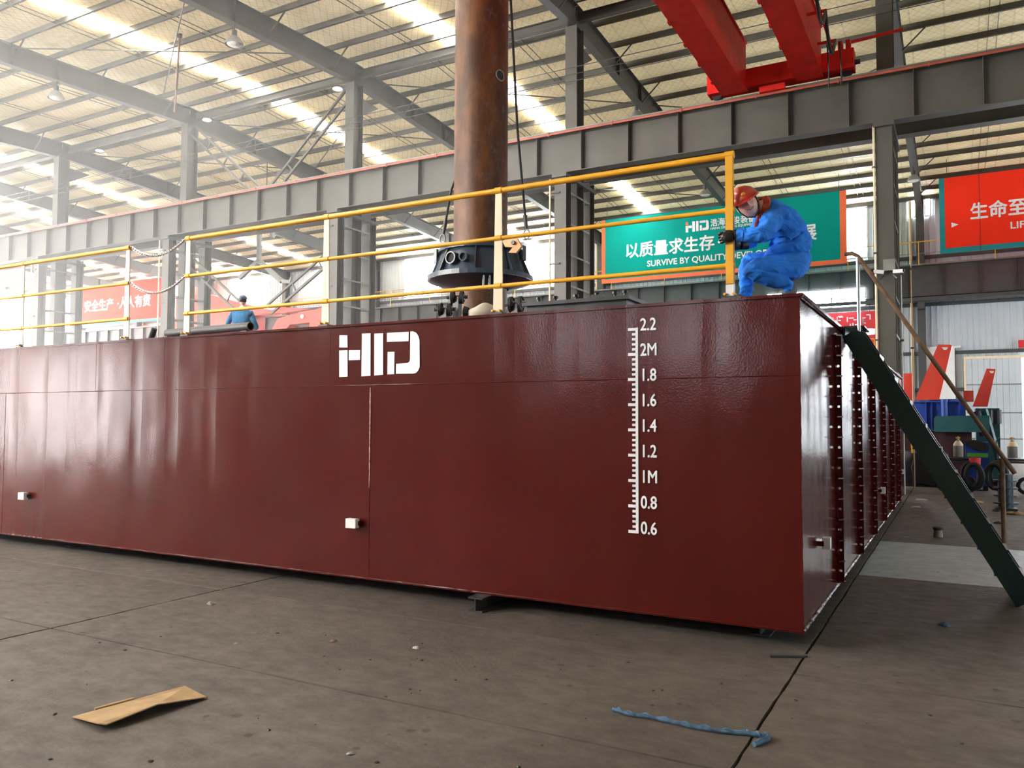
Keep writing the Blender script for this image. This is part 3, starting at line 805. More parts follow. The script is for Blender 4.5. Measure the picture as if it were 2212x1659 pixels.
part('plate', MB().prism([(-5.52,4.58),(-5.38,4.64),(-5.24,4.60),(-5.16,4.46),(-5.26,4.36),(-5.40,4.38),(-5.32,4.46),(-5.46,4.48)], 'Y', 5.38, 5.43), M['tan'], hk)
part('pin', MB().tube((-5.30,5.34,4.53),(-5.30,5.46,4.53),.035,10), M['black'], hk)

# ================================================================== THINGS ON THE DECK
def sheave(label, c, r, yaw_):
    c = V(c); ax = V((math.cos(R(yaw_)), math.sin(R(yaw_)), 0)); m_ = zto(ax)
    t = thing('sheave_block', label, 'pulley', (c.x,c.y,c.z-r))
    for s in (-1, 1):
        part('wheel', MB().lathe([(r,-.02),(r,.02),(r*.86,.028),(r*.8,.012),(.04,.012),(.04,-.012),(r*.8,-.012),(r*.86,-.028)], c+ax*.07*s, 28, m_, closed=True), M['black'], t, True)
        part('hub', MB().tube(c+ax*(.07*s-.04), c+ax*(.07*s+.04), .05, 12), M['steel_pl'], t)
    part('axle', MB().tube(c-ax*.16, c+ax*.16, .028, 10), M['steel_dk'], t)
    part('pedestal', MB().box(c.x-.05,c.x+.05,c.y-.05,c.y+.05,ZT,c.z), M['black'], t)
sheave('black double sheave left of the rusty pipe, lower one', (-5.55,3.75,3.25), .10, 20)
sheave('black double sheave left of the rusty pipe, upper one', (-5.50,4.0,3.46), .10, 20)
sheave('black double sheave right of the rusty pipe', (-4.45,3.9,3.27), .115, 10)
ht = thing('deck_hatch', 'black bolted hatch cover on the deck left of the worker', 'hatch', (-2.2,1.2,ZT))
part('coaming', MB().box(-2.72,-1.68,.95,1.9,ZT,ZT+.20), M['black'], ht)
part('cover', MB().box(-2.76,-1.64,.91,1.94,ZT+.20,ZT+.235), M['black'], ht)
for x in (-2.6,-2.42,-2.2,-1.98,-1.8,-1.7):
    part('stud', MB().tube((x,.97,ZT+.235),(x,.97,ZT+.28),.016,8), M['black'], ht)
    part('nut', MB().tube((x,.97,ZT+.262),(x,.97,ZT+.285),.028,6), M['black'], ht)
part('lashing_plate', MB().box(-2.04,-1.93,.95,1.05,ZT+.235,ZT+.27), M['black'], ht)
def sackfn(p):
    return V((p.x*(1+.15*math.sin(p.y*30)), p.y, p.z*(1+.25*math.sin(p.x*22+1)) if p.z > 0 else max(p.z,-.05)))
sk = thing('canvas_sack', 'crumpled off-white canvas sack lying at the foot of a railing post', 'sack', (-2.86,.32,ZT))
part('bag', MB().ball((-2.86,.34,ZT+.075), (.17,.09,.075), Matrix.Rotation(R(15),3,'Z'), 22, 12, sackfn), M['canvas'], sk, True)
part('mouth', MB().lathe([(.045,0),(.055,.04),(.03,.05)], (-3.0,.30,ZT+.085), 12, zto((-1,-.3,.1))), M['dark'], sk)
pp = thing('pipe_length', 'grey pipe lying on the deck below the worker in the blue shirt', 'pipe', (-7.6,1.2,ZT))
part('tube', MB().lathe([(.055,-.85),(.055,.85),(.045,.85),(.045,-.85)], (-7.75,1.35,ZT+.265), 20, zto((1,-.05,0)), closed=True), M['steel_dk'], pp, True)
for x in (-8.5,-7.0): part('cradle', MB().box(x-.05,x+.05,1.28,1.45,ZT,ZT+.21), M['steel_dk'], pp)
pg = thing('deck_peg', 'small dark slanted bollard peg beside the left railing post', 'bollard', (-7.8,.5,ZT))
part('peg', MB().tube((-7.86,.55,ZT),(-7.76,.55,ZT+.20),.035,10), M['dark'], pg, True)
part('peg_base', MB().tube((-7.86,.55,ZT),(-7.86,.55,ZT+.02),.06,10), M['dark'], pg, True)

# ================================================================== BOARDING STAIR
Ya, Yb = 2.38, 2.95
A, B = V((.10,0,2.50)), V((1.50,0,.04))
st = thing('boarding_stair', 'steep dark green steel stair leaning on the pontoon end', 'stair', (1.5,(Ya+Yb)/2,0))
d = (B-A).normalized(); nrm = V((-d.z,0,d.x)); nrm = nrm if nrm.z > 0 else -nrm
for y in (Ya, Yb):
    a, b = A+V((0,y,0)), B+V((0,y,0))
    mb = MB().bar(a, b, .012, .19, nrm)
    s = 1 if y == Ya else -1
    mb.bar(a+nrm*.09+V((0,.03*s,0)), b+nrm*.09+V((0,.03*s,0)), .06, .010, nrm)
    mb.bar(a-nrm*.09+V((0,.03*s,0)), b-nrm*.09+V((0,.03*s,0)), .06, .010, nrm)
    part('stringer', mb, M['green'], st)
part('top_plate', MB().box(.034,.22,Ya,Yb,2.545,2.56).box(.03,.045,Ya,Yb,2.4,2.55), M['green'], st)
n = 11
for i in range(1, n):
    p = A.lerp(B, i/n)
    part('tread', MB().box(p.x-.12,p.x+.12,Ya+.006,Yb-.006,p.z-.012,p.z+.004).box(p.x+.11,p.x+.122,Ya+.006,Yb-.006,p.z-.04,p.z), M['green'], st)
H0, H1 = V((.17,Ya,3.24)), V((1.43,Ya,1.17))
part('handrail', MB().path([V((.05,Ya,3.27)), H0+V((-.05,0,.03)), H0, H0.lerp(H1,.5), H1], .021, 10), M['rustbar'], st, True, label='rusty pipe handrail')
part('handrail_post', MB().tube((.17,Ya,2.50),(.17,Ya,3.24),.018,10), M['chrome'], st, True)
part('handrail_post', MB().tube((1.335,Ya,.55),(1.335,Ya,1.30),.021,10), M['rustbar'], st, True)

# ================================================================== OVERHEAD CRANE
cr = thing('overhead_crane', 'red double-beam overhead travelling crane above the pontoon', 'crane', (-2.6,0,9.8))
for xa, xb, h in ((-4.02,-3.38,1.15),(-2.22,-1.62,1.15)):
    part('bridge_beam', MB().box(xa+.04,xb-.04,YF+3,13.9,9.84,9.84+h).box(xa,xb,YF+3,13.9,9.80,9.84).box(xa,xb,YF+3,13.9,9.84+h,9.88+h), M['red'], cr)
for i in range(9):
    for xa in (-4.02,-2.22):
        part('flange_clip', MB().box(xa-.03,xa+.005,12.9-i*1.1,13.05-i*1.1,9.78,9.86), M['red'], cr)
ec = part('end_carriage', MB().box(-4.4,-.95,13.92,14.34,9.92,10.38), M['red'], cr)
for x in (-4.2,-1.15): part('carriage_wheel', MB().tube((x,14.1,9.94),(x,14.3,9.94),.13,16), M['black'], ec)
part('buffer', MB().tube((-.95,14.13,10.1),(-.83,14.13,10.1),.06,12), M['black'], ec)
for x in (-1.25,-1.08): part('lug', MB().box(x-.05,x+.05,13.98,14.0,10.38,10.62).box(x-.05,x+.05,14.2,14.22,10.38,10.62), M['red'], ec)
part('pickup_arm', MB().bar((-1.0,13.9,10.5),(.1,13.9,10.55),.05,.06), M['red'], ec)
part('rail_sweeper', MB().box(-3.1,-2.5,13.86,14.0,9.70,9.84), M['red'], ec)
fs = part('festoon_rail', MB().bar((-1.36,-8,10.25),(-1.36,13.6,10.25),.05,.06), M['red'], cr)
for i in range(6):
    y0 = 13.0-i*1.5
    part('festoon_bracket', MB().bar((-1.62,y0,10.22),(-1.22,y0,10.22),.05,.05), M['red'], fs)
    pts = [(-1.25, y0-1.5*s, 10.2-.55*4*s*(1-s)) for s in [q/8 for q in range(9)]]
    part('festoon_cable', MB().path(pts, .035, 6), M['black'], fs, True)
for dx in (-1.45,-1.18):
    part('hanging_cable', MB().path([(dx,13.3,10.3),(dx+.02,13.4,9.7),(dx,13.45,9.35)], .018, 6), M['black'], fs)

# conductor wires high on the columns
for z in (11.35, 11.55, 11.75):
    solo('conductor_wire', MB().tube((-66,14.6,z),(13,14.6,z),.012,5), M['steel_dk'],
         {11.35:'lowest',11.55:'middle',11.75:'topmost'}[z] + ' of three thin dark wires strung along the columns', 'wire', 'conductor wires', (-26,14.6,z))
# grey spreader seen between the posts
yh = thing('lifting_spreader', 'pale grey Y-shaped lifting spreader hanging beyond the deck', 'spreader', (-26.4,20,7.8))
part('shank', MB().bar((-26.4,20,11.5),(-26.4,20,8.75),.16,.16), M['steel_pl'], yh)
part('arm', MB().bar((-26.4,20,8.8),(-27.6,20,8.1),.14,.18), M['steel_pl'], yh)
part('arm', MB().bar((-26.4,20,8.8),(-25.0,20,7.75),.14,.2), M['steel_pl'], yh)
part('hook_tip', MB().prism([(-25.1,7.95),(-24.9,7.65),(-24.45,7.6),(-24.35,7.95),(-24.5,7.75),(-24.8,7.8)],'Y',19.93,20.07), M['steel_pl'], yh)
part('hoist_rope', MB().tube((-26.0,20,11.45),(-26.0,20,roof_z(20)+.01),.02,6).bar((-26.7,20,11.5),(-25.4,20,11.5),.2,.2), M['steel_dk'], yh)
part('spare_bar', MB().bar((-25.6,20,11.5),(-25.6,20,9.75),.16,.16), M['steel_pl'], yh)

# ================================================================== BANNERS
def banner(label, xa, xb, za, zb, cloth, trim, y=32.5, left=.2, right=.28, bot=.2):
    t = thing('banner', label, 'banner', ((xa+xb)/2, y, za))
    part('cloth', MB().box(xa,xb,y-.008,y+.008,za,zb), M[cloth], t)
    for a, b, c, e in ((xa,xa+left,za,zb),(xb-right,xb,za,zb),(xa+left,xb-right,za,za+bot)):
        part('border', MB().box(a,b,y-.012,y-.008,c,e), M[trim], t)
    part('top_batten', MB().box(xa,xb,y-.02,y+.02,zb,zb+.03), M['steel_dk'], t)
    k = max(2, int((xb-xa)/4))
    for i in range(k+1):
        x = xa+.3+(xb-xa-.6)*i/k
        part('hanger', MB().tube((x,y,zb),(x,y,roof_z(y)+.01),.012,5), M['steel_dk'], t)
    return t
YT = 32.488
bg_ = banner('green banner with white slogan and orange border behind the squatting worker', -14.95,-3.14,8.74,12.05,'ban_g','ban_o')
text_on(bg_, 'slogan', '以质量求生存', .80, M['mark'], (-13.68,YT,10.02), .018, .96)
text_on(bg_, 'slogan', '·', .80, M['mark'], (-8.95,YT,10.02), .03)
text_on(bg_, 'slogan', '以', .80, M['mark'], (-8.3,YT,10.02), .018, .96)
text_on(bg_, 'slogan', '发展', .80, M['mark'], (-5.93,YT,10.02), .018, .96)
text_on(bg_, 'slogan', 'SURVIVE BY QUALITY·DEVELOP', .42, M['mark'], (-12.5,YT,9.42), .01, 1.0)
mb = MB()
for p in lg: mb.prism([(-10.5+(x+4.29)*1.2, 10.93+(z-2.04)*1.25) for x, z in p], 'Y', YT-.006, YT)
part('logo', mb, M['mark'], bg_, label='white HID logo')
part('logo_dot', MB().prism([(-10.5,11.29),(-10.38,11.29),(-10.38,11.44),(-10.5,11.44)],'Y',YT-.008,YT-.006), M['ban_o'], bg_)
text_on(bg_, 'company_name', '浩海疏浚装备', .40, M['mark'], (-9.28,YT,11.12), .006, .9)
text_on(bg_, 'company_name', 'HAIHAI DREDGING EQUIPMENT', .165, M['mark'], (-9.28,YT,10.93), .002, .9)
br_ = banner('red banner with white slogan and teal border at the right edge', .54,12.4,8.80,12.03,'ban_r','ban_t',left=.20,bot=.22)
text_on(br_, 'slogan', '生命至', .74, M['mark'], (1.66,YT,10.2), .018, .92)
text_on(br_, 'slogan', 'LIFE', .40, M['mark'], (3.08,YT,9.60), .008, 1.1)
part('seam', MB().box(2.02,2.035,YT-.004,YT,8.8,12.03), M['dark'], br_)
part('arrow_mark', MB().prism([(.98,9.88),(1.24,9.99),(.98,10.1)],'Y',YT-.003,YT), M['mark'], br_)
bp_ = banner('sun-bleached red banner with teal border behind the left railing', -60.0,-47.7,8.8,11.9,'ban_r','ban_t')
text_on(bp_, 'slogan', '安全生产', .95, M['mark'], (-58.2,YT,10.0), .02, .95)
text_on(bp_, 'slogan', '·人人有责', .95, M['mark'], (-54.2,YT,10.0), .02, .95)
banner('washed-out teal banner at the far left edge', -73.5+5,-63.0,9.0,12.0,'ban_t','ban_o')
# posters on the far wall
po = thing('wall_poster', 'wide red poster with white characters low on the far wall', 'poster', (-4.6,37.1,6.25))
part('sheet', MB().box(-7.0,-2.12,37.16,37.2,6.25,7.12), M['poster'], po)
random.seed(3); mb = MB()
for q in range(6):                                   # washed-out characters, only strokes can be made out
    for t in range(6):
        x, z = -6.6+q*.72+random.uniform(0,.4), 6.42+random.uniform(0,.5)
        if t % 2: mb.box(x, x+random.uniform(.1,.25), 37.15, 37.16, z, z+.05)
        else: mb.box(x, x+.05, 37.15, 37.16, max(6.35,z-.2), z+.05)
part('lettering', mb, M['mark'], po, label='washed-out white characters')
po = thing('wall_poster', 'small red notice with a yellow frame below the wide red poster', 'poster', (-2.4,37.1,5.0))
part('sheet', MB().box(-2.95,-2.12,37.16,37.2,4.9,5.95), M['poster'], po)
part('frame_line', MB().box(-2.85,-2.42,37.15,37.16,5.72,5.77).box(-2.47,-2.42,37.15,37.16,4.95,5.77), M['yellow'], po)
wbrd = thing('notice_board', 'plain white notice board on the far wall behind the red arm', 'board', (.3,37.1,2.75))
part('panel', MB().box(-.42,1.0,37.1,37.16,2.75,5.14), M['white'], wbrd)
part('head_rail', MB().box(-.55,1.25,37.05,37.16,5.14,5.24), M['white'], wbrd)
solo('wall_sign', MB().box(3.55,4.3,37.10,37.16,5.06,5.40).box(3.58,4.27,37.09,37.10,5.09,5.37), M['poster'], 'small pink printed sign above the far door', 'sign', loc=(3.9,37.1,5.06))

# ================================================================== LAMPS
def bell_lamp(label, x, y, z, group='bell lamps under the roof beams'):
    t = thing('bell_lamp', label, 'lamp', (x,y,z-.55), group)
    part('stem', MB().tube((x,y,z),(x,y,z-.2),.02,8), M['steel_dk'], t)
    part('driver_box', MB().tube((x,y,z-.16),(x,y,z-.34),.075,12), M['steel_dk'], t, True)
    part('reflector', MB().lathe([(.07,z-.32),(.16,z-.38),(.24,z-.5),(.26,z-.58),(.25,z-.58),(.15,z-.40),(.06,z-.34)], (x,y,0), 20, closed=True), M['steel_pl'], t, True)
    part('diffuser', MB().ball((x,y,z-.55), (.22,.22,.06), None, 16, 8), M['lampglass'], t, True)
def beam_bottom(y): return roof_z(y)-.22-.68
for k, y, lb in ((3,9.67,'grey bell lamp under the fourth roof beam from the right, upper left'),(2,9.77,'grey bell lamp under the third roof beam from the right, top edge'),
                 (1,20.2,'grey bell lamp just above the girder under the second roof beam'),(0,30.6,'grey bell lamp between the right column and the red banner'),
                 (2,24.5,'grey bell lamp seen left of the spud collar'),(4,21.5,'grey bell lamp above the girder in the haze'),(1,29.0,'grey bell lamp above the green banner')):
    bell_lamp(lb, X0-BAY*k, y, beam_bottom(y))
def flood(label, x, y, z):
    t = thing('floodlight', label, 'lamp', (x,y,z), 'floodlights by the column heads')
    part('housing', MB().lathe([(.02,.1),(.12,.08),(.2,0),(.19,-.01),(.1,.05),(.02,.06)], (x,y,z), 16, zto((-.2,.1,1)), closed=True), M['steel_dk'], t, True)
    part('glass', MB().ball((x,y,z), (.17,.17,.03), None, 14, 6), M['lampon'], t, True)
    part('arm', MB().bar((x,y,z+.08),(x-.3,y,z+.3),.04,.04), M['steel_dk'], t)
flood('small white floodlight by the fourth column head', -24.3,15.2,13.25)
flood('small white floodlight by the third column head', -17.2,14.6,12.85)
flood('small white floodlight between the fifth and fourth columns', -31.2,15.4,13.2)
flood('small white floodlight at the far left under the roof', -39.5,15.4,13.2)
hr = thing('hanging_rod', 'long thin rusty rod hanging from the roof at upper left', 'rod', (-20.3,10.6,11.2))
part('rod', MB().tube((-20.15,10.6,13.75),(-20.3,10.6,11.25),.035,8), M['rustbar'], hr, True)
part('sleeve', MB().tube((-20.23,10.6,12.6),(-20.26,10.6,12.1),.05,8), M['rustbar'], hr, True)
part('clevis', MB().box(-20.2,-20.1,10.55,10.65,13.6,13.8), M['steel_dk'], hr)

# fittings on the right-hand column
xc = X0
cv = thing('camera_box', 'grey junction box with two white security cameras on the right column', 'security camera', (xc,13.9,4.9))
part('box', MB().box(xc-.05,xc+.19,13.9,14.02,5.06,5.32), M['steel_pl'], cv)
for s in (-1, 1):
    c = part('camera_body', MB().bar((xc+.06+s*.10,13.86,5.02),(xc+.06+s*.30,13.82,5.03-.02*s),.09,.08), M['white'], cv)
    part('camera_lens', MB().tube((xc+.06+s*.30,13.82,5.02),(xc+.06+s*.33,13.81,5.02),.03,10), M['black'], c)
    part('camera_arm', MB().bar((xc+.06+s*.1,13.9,4.95),(xc+.06+s*.18,13.86,4.86),.03,.03), M['black'], cv)
for (x, y, za, zb, mt, lb) in ((-.56,14.0,.1,8.45,'cream','tall cream conduit pipe on the left side of the right column'),(-.06,14.3,.0,5.0,'white','white conduit pipe on the right side of the right column'),(.06,16.5,.0,6.2,'tan','thin yellow gas pipe behind the right column')):
    t = thing('conduit_pipe', lb, 'pipe', (x,y,za))
    part('pipe', MB().tube((x,y,za),(x,y,zb),{'cream':.026,'white':.015,'tan':.012}[mt],8), M[mt], t, True)
    for z in (1.5,3.5,5.5,7.5):
        if z < zb: part('clip', MB().box(x-.04,x+.04,y-.03,y+.05,z-.02,z+.02), M['steel_dk'], t)
for k, nm in ((1,'second'),(2,'third'),(3,'fourth'),(4,'fifth')):
    x = X0-BAY*k-.3
    t = thing('conduit_pipe', 'cream conduit pipe beside the ' + nm + ' column from the right', 'pipe', (x,14.0,.1))
    part('pipe', MB().tube((x,14.0,.1),(x,14.0,8.4),.028,8), M['cream'], t, True)
    for z in (2,4,6,8): part('clip', MB().box(x-.04,x+.3,13.99,14.04,z-.02,z+.02), M['steel_dk'], t)

# ================================================================== MACHINES BEHIND THE STAIR
mc = thing('slewing_machine', 'blue and teal machine base with tall red slanted arm behind the stair', 'machine', (.5,19.2,0))
part('base_tank', MB().box(-.7,1.35,18.7,21,0,1.40), M['maroon'], mc)
part('blue_body', MB().box(-.75,1.22,18.5,20.8,1.42,2.20), M['blue'], mc)
part('top_ring', MB().tube((.75,19.4,2.2),(.75,19.4,2.27),.45,24), M['blue'], mc)
for x in (-.2,.28,.42,.85,1.08): part('web_plate', MB().box(x-.012,x+.012,18.38,18.5,1.45,2.2), M['blue'], mc)
part('top_plate', MB().box(-.75,1.24,18.36,18.5,2.17,2.21), M['blue'], mc)
part('pivot_cylinder', MB().tube((.72,18.3,1.55),(.72,18.3,2.25),.085,14).tube((.72,18.3,1.45),(.72,18.3,1.55),.03,8), M['blue'], mc, True)
part('teal_plate', MB().prism([(.47,1.38),(.47,1.74),(.52,1.80),(1.75,1.82),(1.75,1.38)],'Y',18.2,18.36), M['teal'], mc)
arm = part('red_arm', MB().prism([(.02,2.24),(.55,2.24),(.88,3.72),(.60,3.74)],'Y',18.5,18.85), M['red2'], mc)
part('arm_notch', MB().prism([(.68,3.66),(.84,3.65),(.80,3.58),(.74,3.58)],'Y',18.485,18.5), M['white'], arm)
part('arm_edge', MB().prism([(.53,2.24),(.60,2.24),(.93,3.70),(.88,3.72)],'Y',18.45,18.9), M['red2'], arm)
part('red_block', MB().box(-.42,-.06,18.9,19.4,2.2,3.0), M['red2'], mc)
part('red_lug', MB().box(1.18,1.42,19.2,19.5,2.2,2.5), M['red2'], mc)
m2 = thing('slewing_machine', 'second machine farther back with a shorter red slanted arm', 'machine', (1.9,21.4,0))
part('base_tank', MB().box(1.5,2.1,21.2,22.6,0,2.05), M['teal'], m2)
arm = part('red_arm', MB().prism([(1.42,2.10),(1.80,2.10),(2.02,3.18),(1.80,3.20)],'Y',21,21.3), M['red2'], m2)
part('arm_notch', MB().prism([(1.86,3.13),(1.98,3.12),(1.95,3.06),(1.89,3.06)],'Y',20.985,21), M['white'], arm)
part('motor', MB().tube((2.0,20.9,1.6),(2.0,20.9,2.0),.14,14), M['black'], m2, True)
part('exhaust', MB().tube((1.52,18.15+2,1.95),(1.66,18.1+2,1.25),.1,14), M['steel_dk'], m2, True)
part('chute', MB().bar((1.7,20.2,2.0),(2.05,20.0,.4),.12,.12), M['teal'], m2)

def welder_cart(label, x, y, mir=1):
    t = thing('gas_cart', label, 'cart', (x,y,0), 'gas carts behind the stair')
    part('frame', MB().bar((x-.28,y,.78),(x+.30,y,.78),.04,.5,(0,1,0)).bar((x-.25,y-.2,.1),(x-.25,y-.2,.8),.03,.03).bar((x+.25,y-.2,.1),(x+.25,y-.2,.8),.03,.03), M['black'], t)
    part('shelf', MB().box(x-.3,x+.32,y-.25,y+.25,.70,.74), M['steel_dk'], t)
    for sx in (-.2,.24):
        w_ = part('wheel', MB().lathe([(.20,-.04),(.20,.04),(.12,.05),(.12,-.05)], (x+sx,y-.26,.20), 22, zto((.25,1,0)), closed=True), M['rubber'], t, True)
        part('wheel_hub', MB().tube((x+sx-.01,y-.30,.20),(x+sx+.01,y-.22,.20),.05,10), M['steel_dk'], w_)
    part('hose_coil', MB().ring((x+.32*mir,y-.3,.42), .19, .07, frame((.5,1,0)) @ Matrix.Rotation(R(90),3,'X'), 20, 8, 1.5), M['rubber'], t, True)
    part('hose_coil', MB().ring((x+.38*mir,y-.36,.40), .17, .06, frame((.3,1,.1)) @ Matrix.Rotation(R(90),3,'X'), 20, 8, 1.6), M['rubber'], t, True)
    part('handle', MB().path([(x-.3,y,.78),(x-.32,y,1.2),(x-.25,y,1.3)], .015, 6), M['steel_dk'], t)
    return t
welder_cart('dark wheeled gas cart with hose coil behind the stair', .95, 15.7)
welder_cart('dark wheeled gas cart at the right edge of the picture', 2.12, 15.9, -1)
def cylinder(label, x, y, z):
    t = thing('gas_cylinder', label, 'gas cylinder', (x,y,z), 'gas cylinders on the carts')
    part('bottle', MB().lathe([(.10,z),(.105,z+.02),(.105,z+.27),(.098,z+.30),(.05,z+.37),(.03,z+.40)], (x,y,0), 20), M['cylgrey'], t, True)
    part('shoulder', MB().lathe([(.1065,z+.262),(.1,z+.302),(.052,z+.374),(.04,z+.374)], (x,y,0), 20, closed=False), M['cream'], t, True, label='pale shoulder of the bottle')
    part('valve', MB().tube((x,y,z+.39),(x,y,z+.48),.018,8).tube((x-.05,y,z+.45),(x+.05,y,z+.45),.014,8), M['brass'], t, True)
    part('valve_guard', MB().ring((x,y,z+.43), .03, .008, None, 12, 5), M['brass'], t, True)
cylinder('grey gas cylinder with cream shoulder on the cart by the blue box', 1.02, 15.75, .82)
cylinder('grey gas cylinder with cream shoulder at the right edge', 2.12, 15.95, .82)
bx = thing('welding_set', 'blue welding machine box with a green label strip behind the carts', 'welding machine', (1.42,16.4,0))
part('case', MB().box(1.17,1.66,16.3,16.9,.12,1.16), M['blue'], bx)
part('green_label', MB().box(1.20,1.64,16.285,16.3,.80,.90), paint('label_green', (.10,.45,.05), .5), bx, label='bright green label strip')
part('round_badge', MB().tube((1.55,16.28,1.06),(1.55,16.3,1.06),.035,14), M['yellow'], bx)
part('cover_flap', MB().prism([(1.15,1.17),(1.35,1.22),(1.6,1.15),(1.67,1.02),(1.5,.95),(1.3,1.02)],'Y',16.25,16.28), M['rubber'], bx)
for x in (1.25,1.58): part('foot', MB().box(x-.05,x+.05,16.35,16.85,0,.12), M['black'], bx)
solo('red_bucket', MB().lathe([(.08,.0),(.11,.02),(.12,.2),(.10,.2),(.09,.04)], (1.35,15.4,.62), 16, closed=True), M['poster'], 'dull red bucket hanging on the gas cart', 'bucket', loc=(1.35,15.4,.62), smooth=True)
dk = thing('covered_crate', 'black tarpaulin-covered crate between pontoon and stair', 'crate', (.35,17.2,0))
def tarp(p): return V((p.x, p.y, p.z*(1+.12*math.sin(p.x*9)*math.cos(p.y*7))))
part('tarpaulin', MB().ball((.25,17.4,.45), (.62,.55,.52), None, 26, 14, lambda p: V((max(-.55,min(.55,p.x*1.25)), max(-.5,min(.5,p.y*1.25)), max(-.44,min(.42,p.z*1.2))+.03*math.sin(p.x*14+p.y*9)))), M['rubber'], dk, True)
part('skid', MB().box(-.35,.85,16.95,17.9,0,.06), M['dark'], dk)
solo('blue_pole', MB().bar((.50,16.45,.80),(.62,16.55,.03),.05,.05), M['blue'], 'bright blue flat bar leaning against the covered crate', 'bar', loc=(.8,16.5,0))
yp = thing('yellow_lever', 'thin yellow hanging lever with cable beside the machine base', 'lever', (-.02,16.8,.4))
part('rod', MB().tube((-.03,16.9,1.45),(.0,16.9,.85),.025,8), M['yellow'], yp, True)
part('cable', MB().path([(.0,16.9,.85),(.05,16.8,.7),(-.02,16.7,.5),(.03,16.7,.25),(.0,16.7,.02)],.012,6), M['rubber'], yp, True)
ds = thing('cable_drum', 'dark blue-black stacked reel on the floor at the right edge', 'reel', (1.72,11.6,0))
for z in (.10,.24,.38,.52): part('disc', MB().tube((1.78,11.8,z),(1.78,11.8,z+.03),.2 if z > .15 else .22,20), M['navy'], ds, True)
part('core', MB().tube((1.78,11.8,.03),(1.78,11.8,.66),.13,18), M['navy'], ds, True)
part('base', MB().box(1.6,1.96,11.6,12.0,0,.03), M['navy'], ds)

# dim red crane and steelwork in the hazy left background
rc = thing('background_crane', 'faded red crane boom in the haze behind the left railing', 'crane', (-38,30,6.0))
part('boom', MB().prism([(-44.5,8.3),(-44.5,9.9),(-41.5,9.8),(-36.0,8.4),(-36.0,8.1)],'Y',30,31), M['red2'], rc)
part('boom_base', MB().box(-44.5,-37.5,29.8,31.2,7.3,8.2), M['red2'], rc)
for x in (-44,-38.2): part('leg', MB().box(x-.2,x+.2,30.2,30.8,0,7.3), M['red2'], rc)
rm = thing('excavator_arm', 'faded red hydraulic arm low behind the deck left of the logo', 'machine', (-25.5,22,0))
part('boom', MB().prism([(-27.6,5.9),(-27.2,6.45),(-26.2,6.62),(-25.0,6.72),(-23.5,6.95),(-23.5,6.1),(-25.4,6.15),(-26.4,6.12),(-26.8,5.8)],'Y',22,22.5), M['red2'], rm)
part('stick', MB().prism([(-28.6,6.75),(-27.0,7.0),(-25.4,6.8),(-27.0,6.7)],'Y',22.1,22.4), M['red2'], rm)
part('pivot_pin', MB().tube((-25.6,21.93,6.45),(-25.6,22.0,6.45),.10,12), M['white'], rm)
part('mast', MB().box(-25.2,-24.4,22,22.5,0,6.15), M['red2'], rm)

# ================================================================== PEOPLE
def skin_body(name, verts, edges, radii, mats, sub=2):
    me = bpy.data.meshes.new(name); me.from_pydata([V(v) for v in verts], edges, [])
    o = bpy.data.objects.new(name, me); COL.objects.link(o)
    sk_ = o.modifiers.new('skin', 'SKIN'); sk_.use_smooth_shade = True
    lay = me.skin_vertices[0].data
    for i, r in enumerate(radii): lay[i].radius = (r, r) if not isinstance(r, tuple) else r
    lay[0].use_root = True
    ss = o.modifiers.new('sub', 'SUBSURF'); ss.levels = sub; ss.render_levels = sub
    dg = bpy.context.evaluated_depsgraph_get(); dg.update()
    nm = bpy.data.meshes.new_from_object(o.evaluated_get(dg)); nm.name = name
    bpy.data.objects.remove(o); bpy.data.meshes.remove(me)
    nm.materials.clear()
    for q in mats: nm.materials.append(q)
    nm.polygons.foreach_set('use_smooth', [True]*len(nm.polygons))
    return nm
def add_mesh(name, me, parent, world=True):
    org = ORG[parent.name]
    if world: me.transform(Matrix.Translation(-org))
    o = bpy.data.objects.new(name, me); COL.objects.link(o); o.parent = parent; ORG[o.name] = org
    return o
AX, BX, ZX = V((.876,.482,0)), V((-.482,.876,0)), V((0,0,1))

# ---- worker squatting at the end of the railing
J = dict(pelvis=(-.139,.58,2.875), waist=(-.123,.575,3.03), chest=(-.195,.505,3.185), neckb=(-.300,.41,3.305), neck=(-.370,.345,3.325),
         hipN=(-.135,.455,2.83), kneeN=(-.415,.206,2.775), ankN=(-.125,.404,2.685), footN=(-.17,.38,2.615),
         hipF=(-.19,.65,2.88), kneeF=(-.492,.542,2.95), ankF=(-.497,.552,2.66), footF=(-.53,.52,2.60),
         shN=(-.235,.335,3.21), elN=(-.268,.105,3.025), wrN=(-.455,.105,3.05),
         shF=(-.375,.525,3.25), elF=(-.405,.445,3.065), wrF=(-.46,.305,3.013))
J = {k: V(v) for k, v in J.items()}
vs = [J['pelvis'], J['waist'], J['chest'], J['neckb'], J['neck']]; rd = [.145,.148,.150,.085,.056]; eg = [(0,1),(1,2),(2,3),(3,4)]
def limb(root, chain_):
    last = root
    for p, r in chain_:
        vs.append(V(p)); rd.append(r); eg.append((last, len(vs)-1)); last = len(vs)-1
    return last
mid = lambda a, b, t=.5: J[a].lerp(J[b], t)
limb(0, [(J['hipN'],.122),(mid('hipN','kneeN')+V((0,0,.025)),.104),(J['kneeN'],.080),(mid('kneeN','ankN',.4),.074),(J['ankN'],.058),(J['footN'],.038)])
limb(0, [(J['hipF'],.115),(mid('hipF','kneeF'),.095),(J['kneeF'],.074),(mid('kneeF','ankF',.4),.068),(J['ankF'],.056),(J['footF'],.042)])
limb(1, [(V((-.26,.495,3.0)),.118)])
limb(2, [(J['shN'],.094),(mid('shN','elN'),.082),(J['elN'],.070),(mid('elN','wrN'),.062),(J['wrN'],.050)])
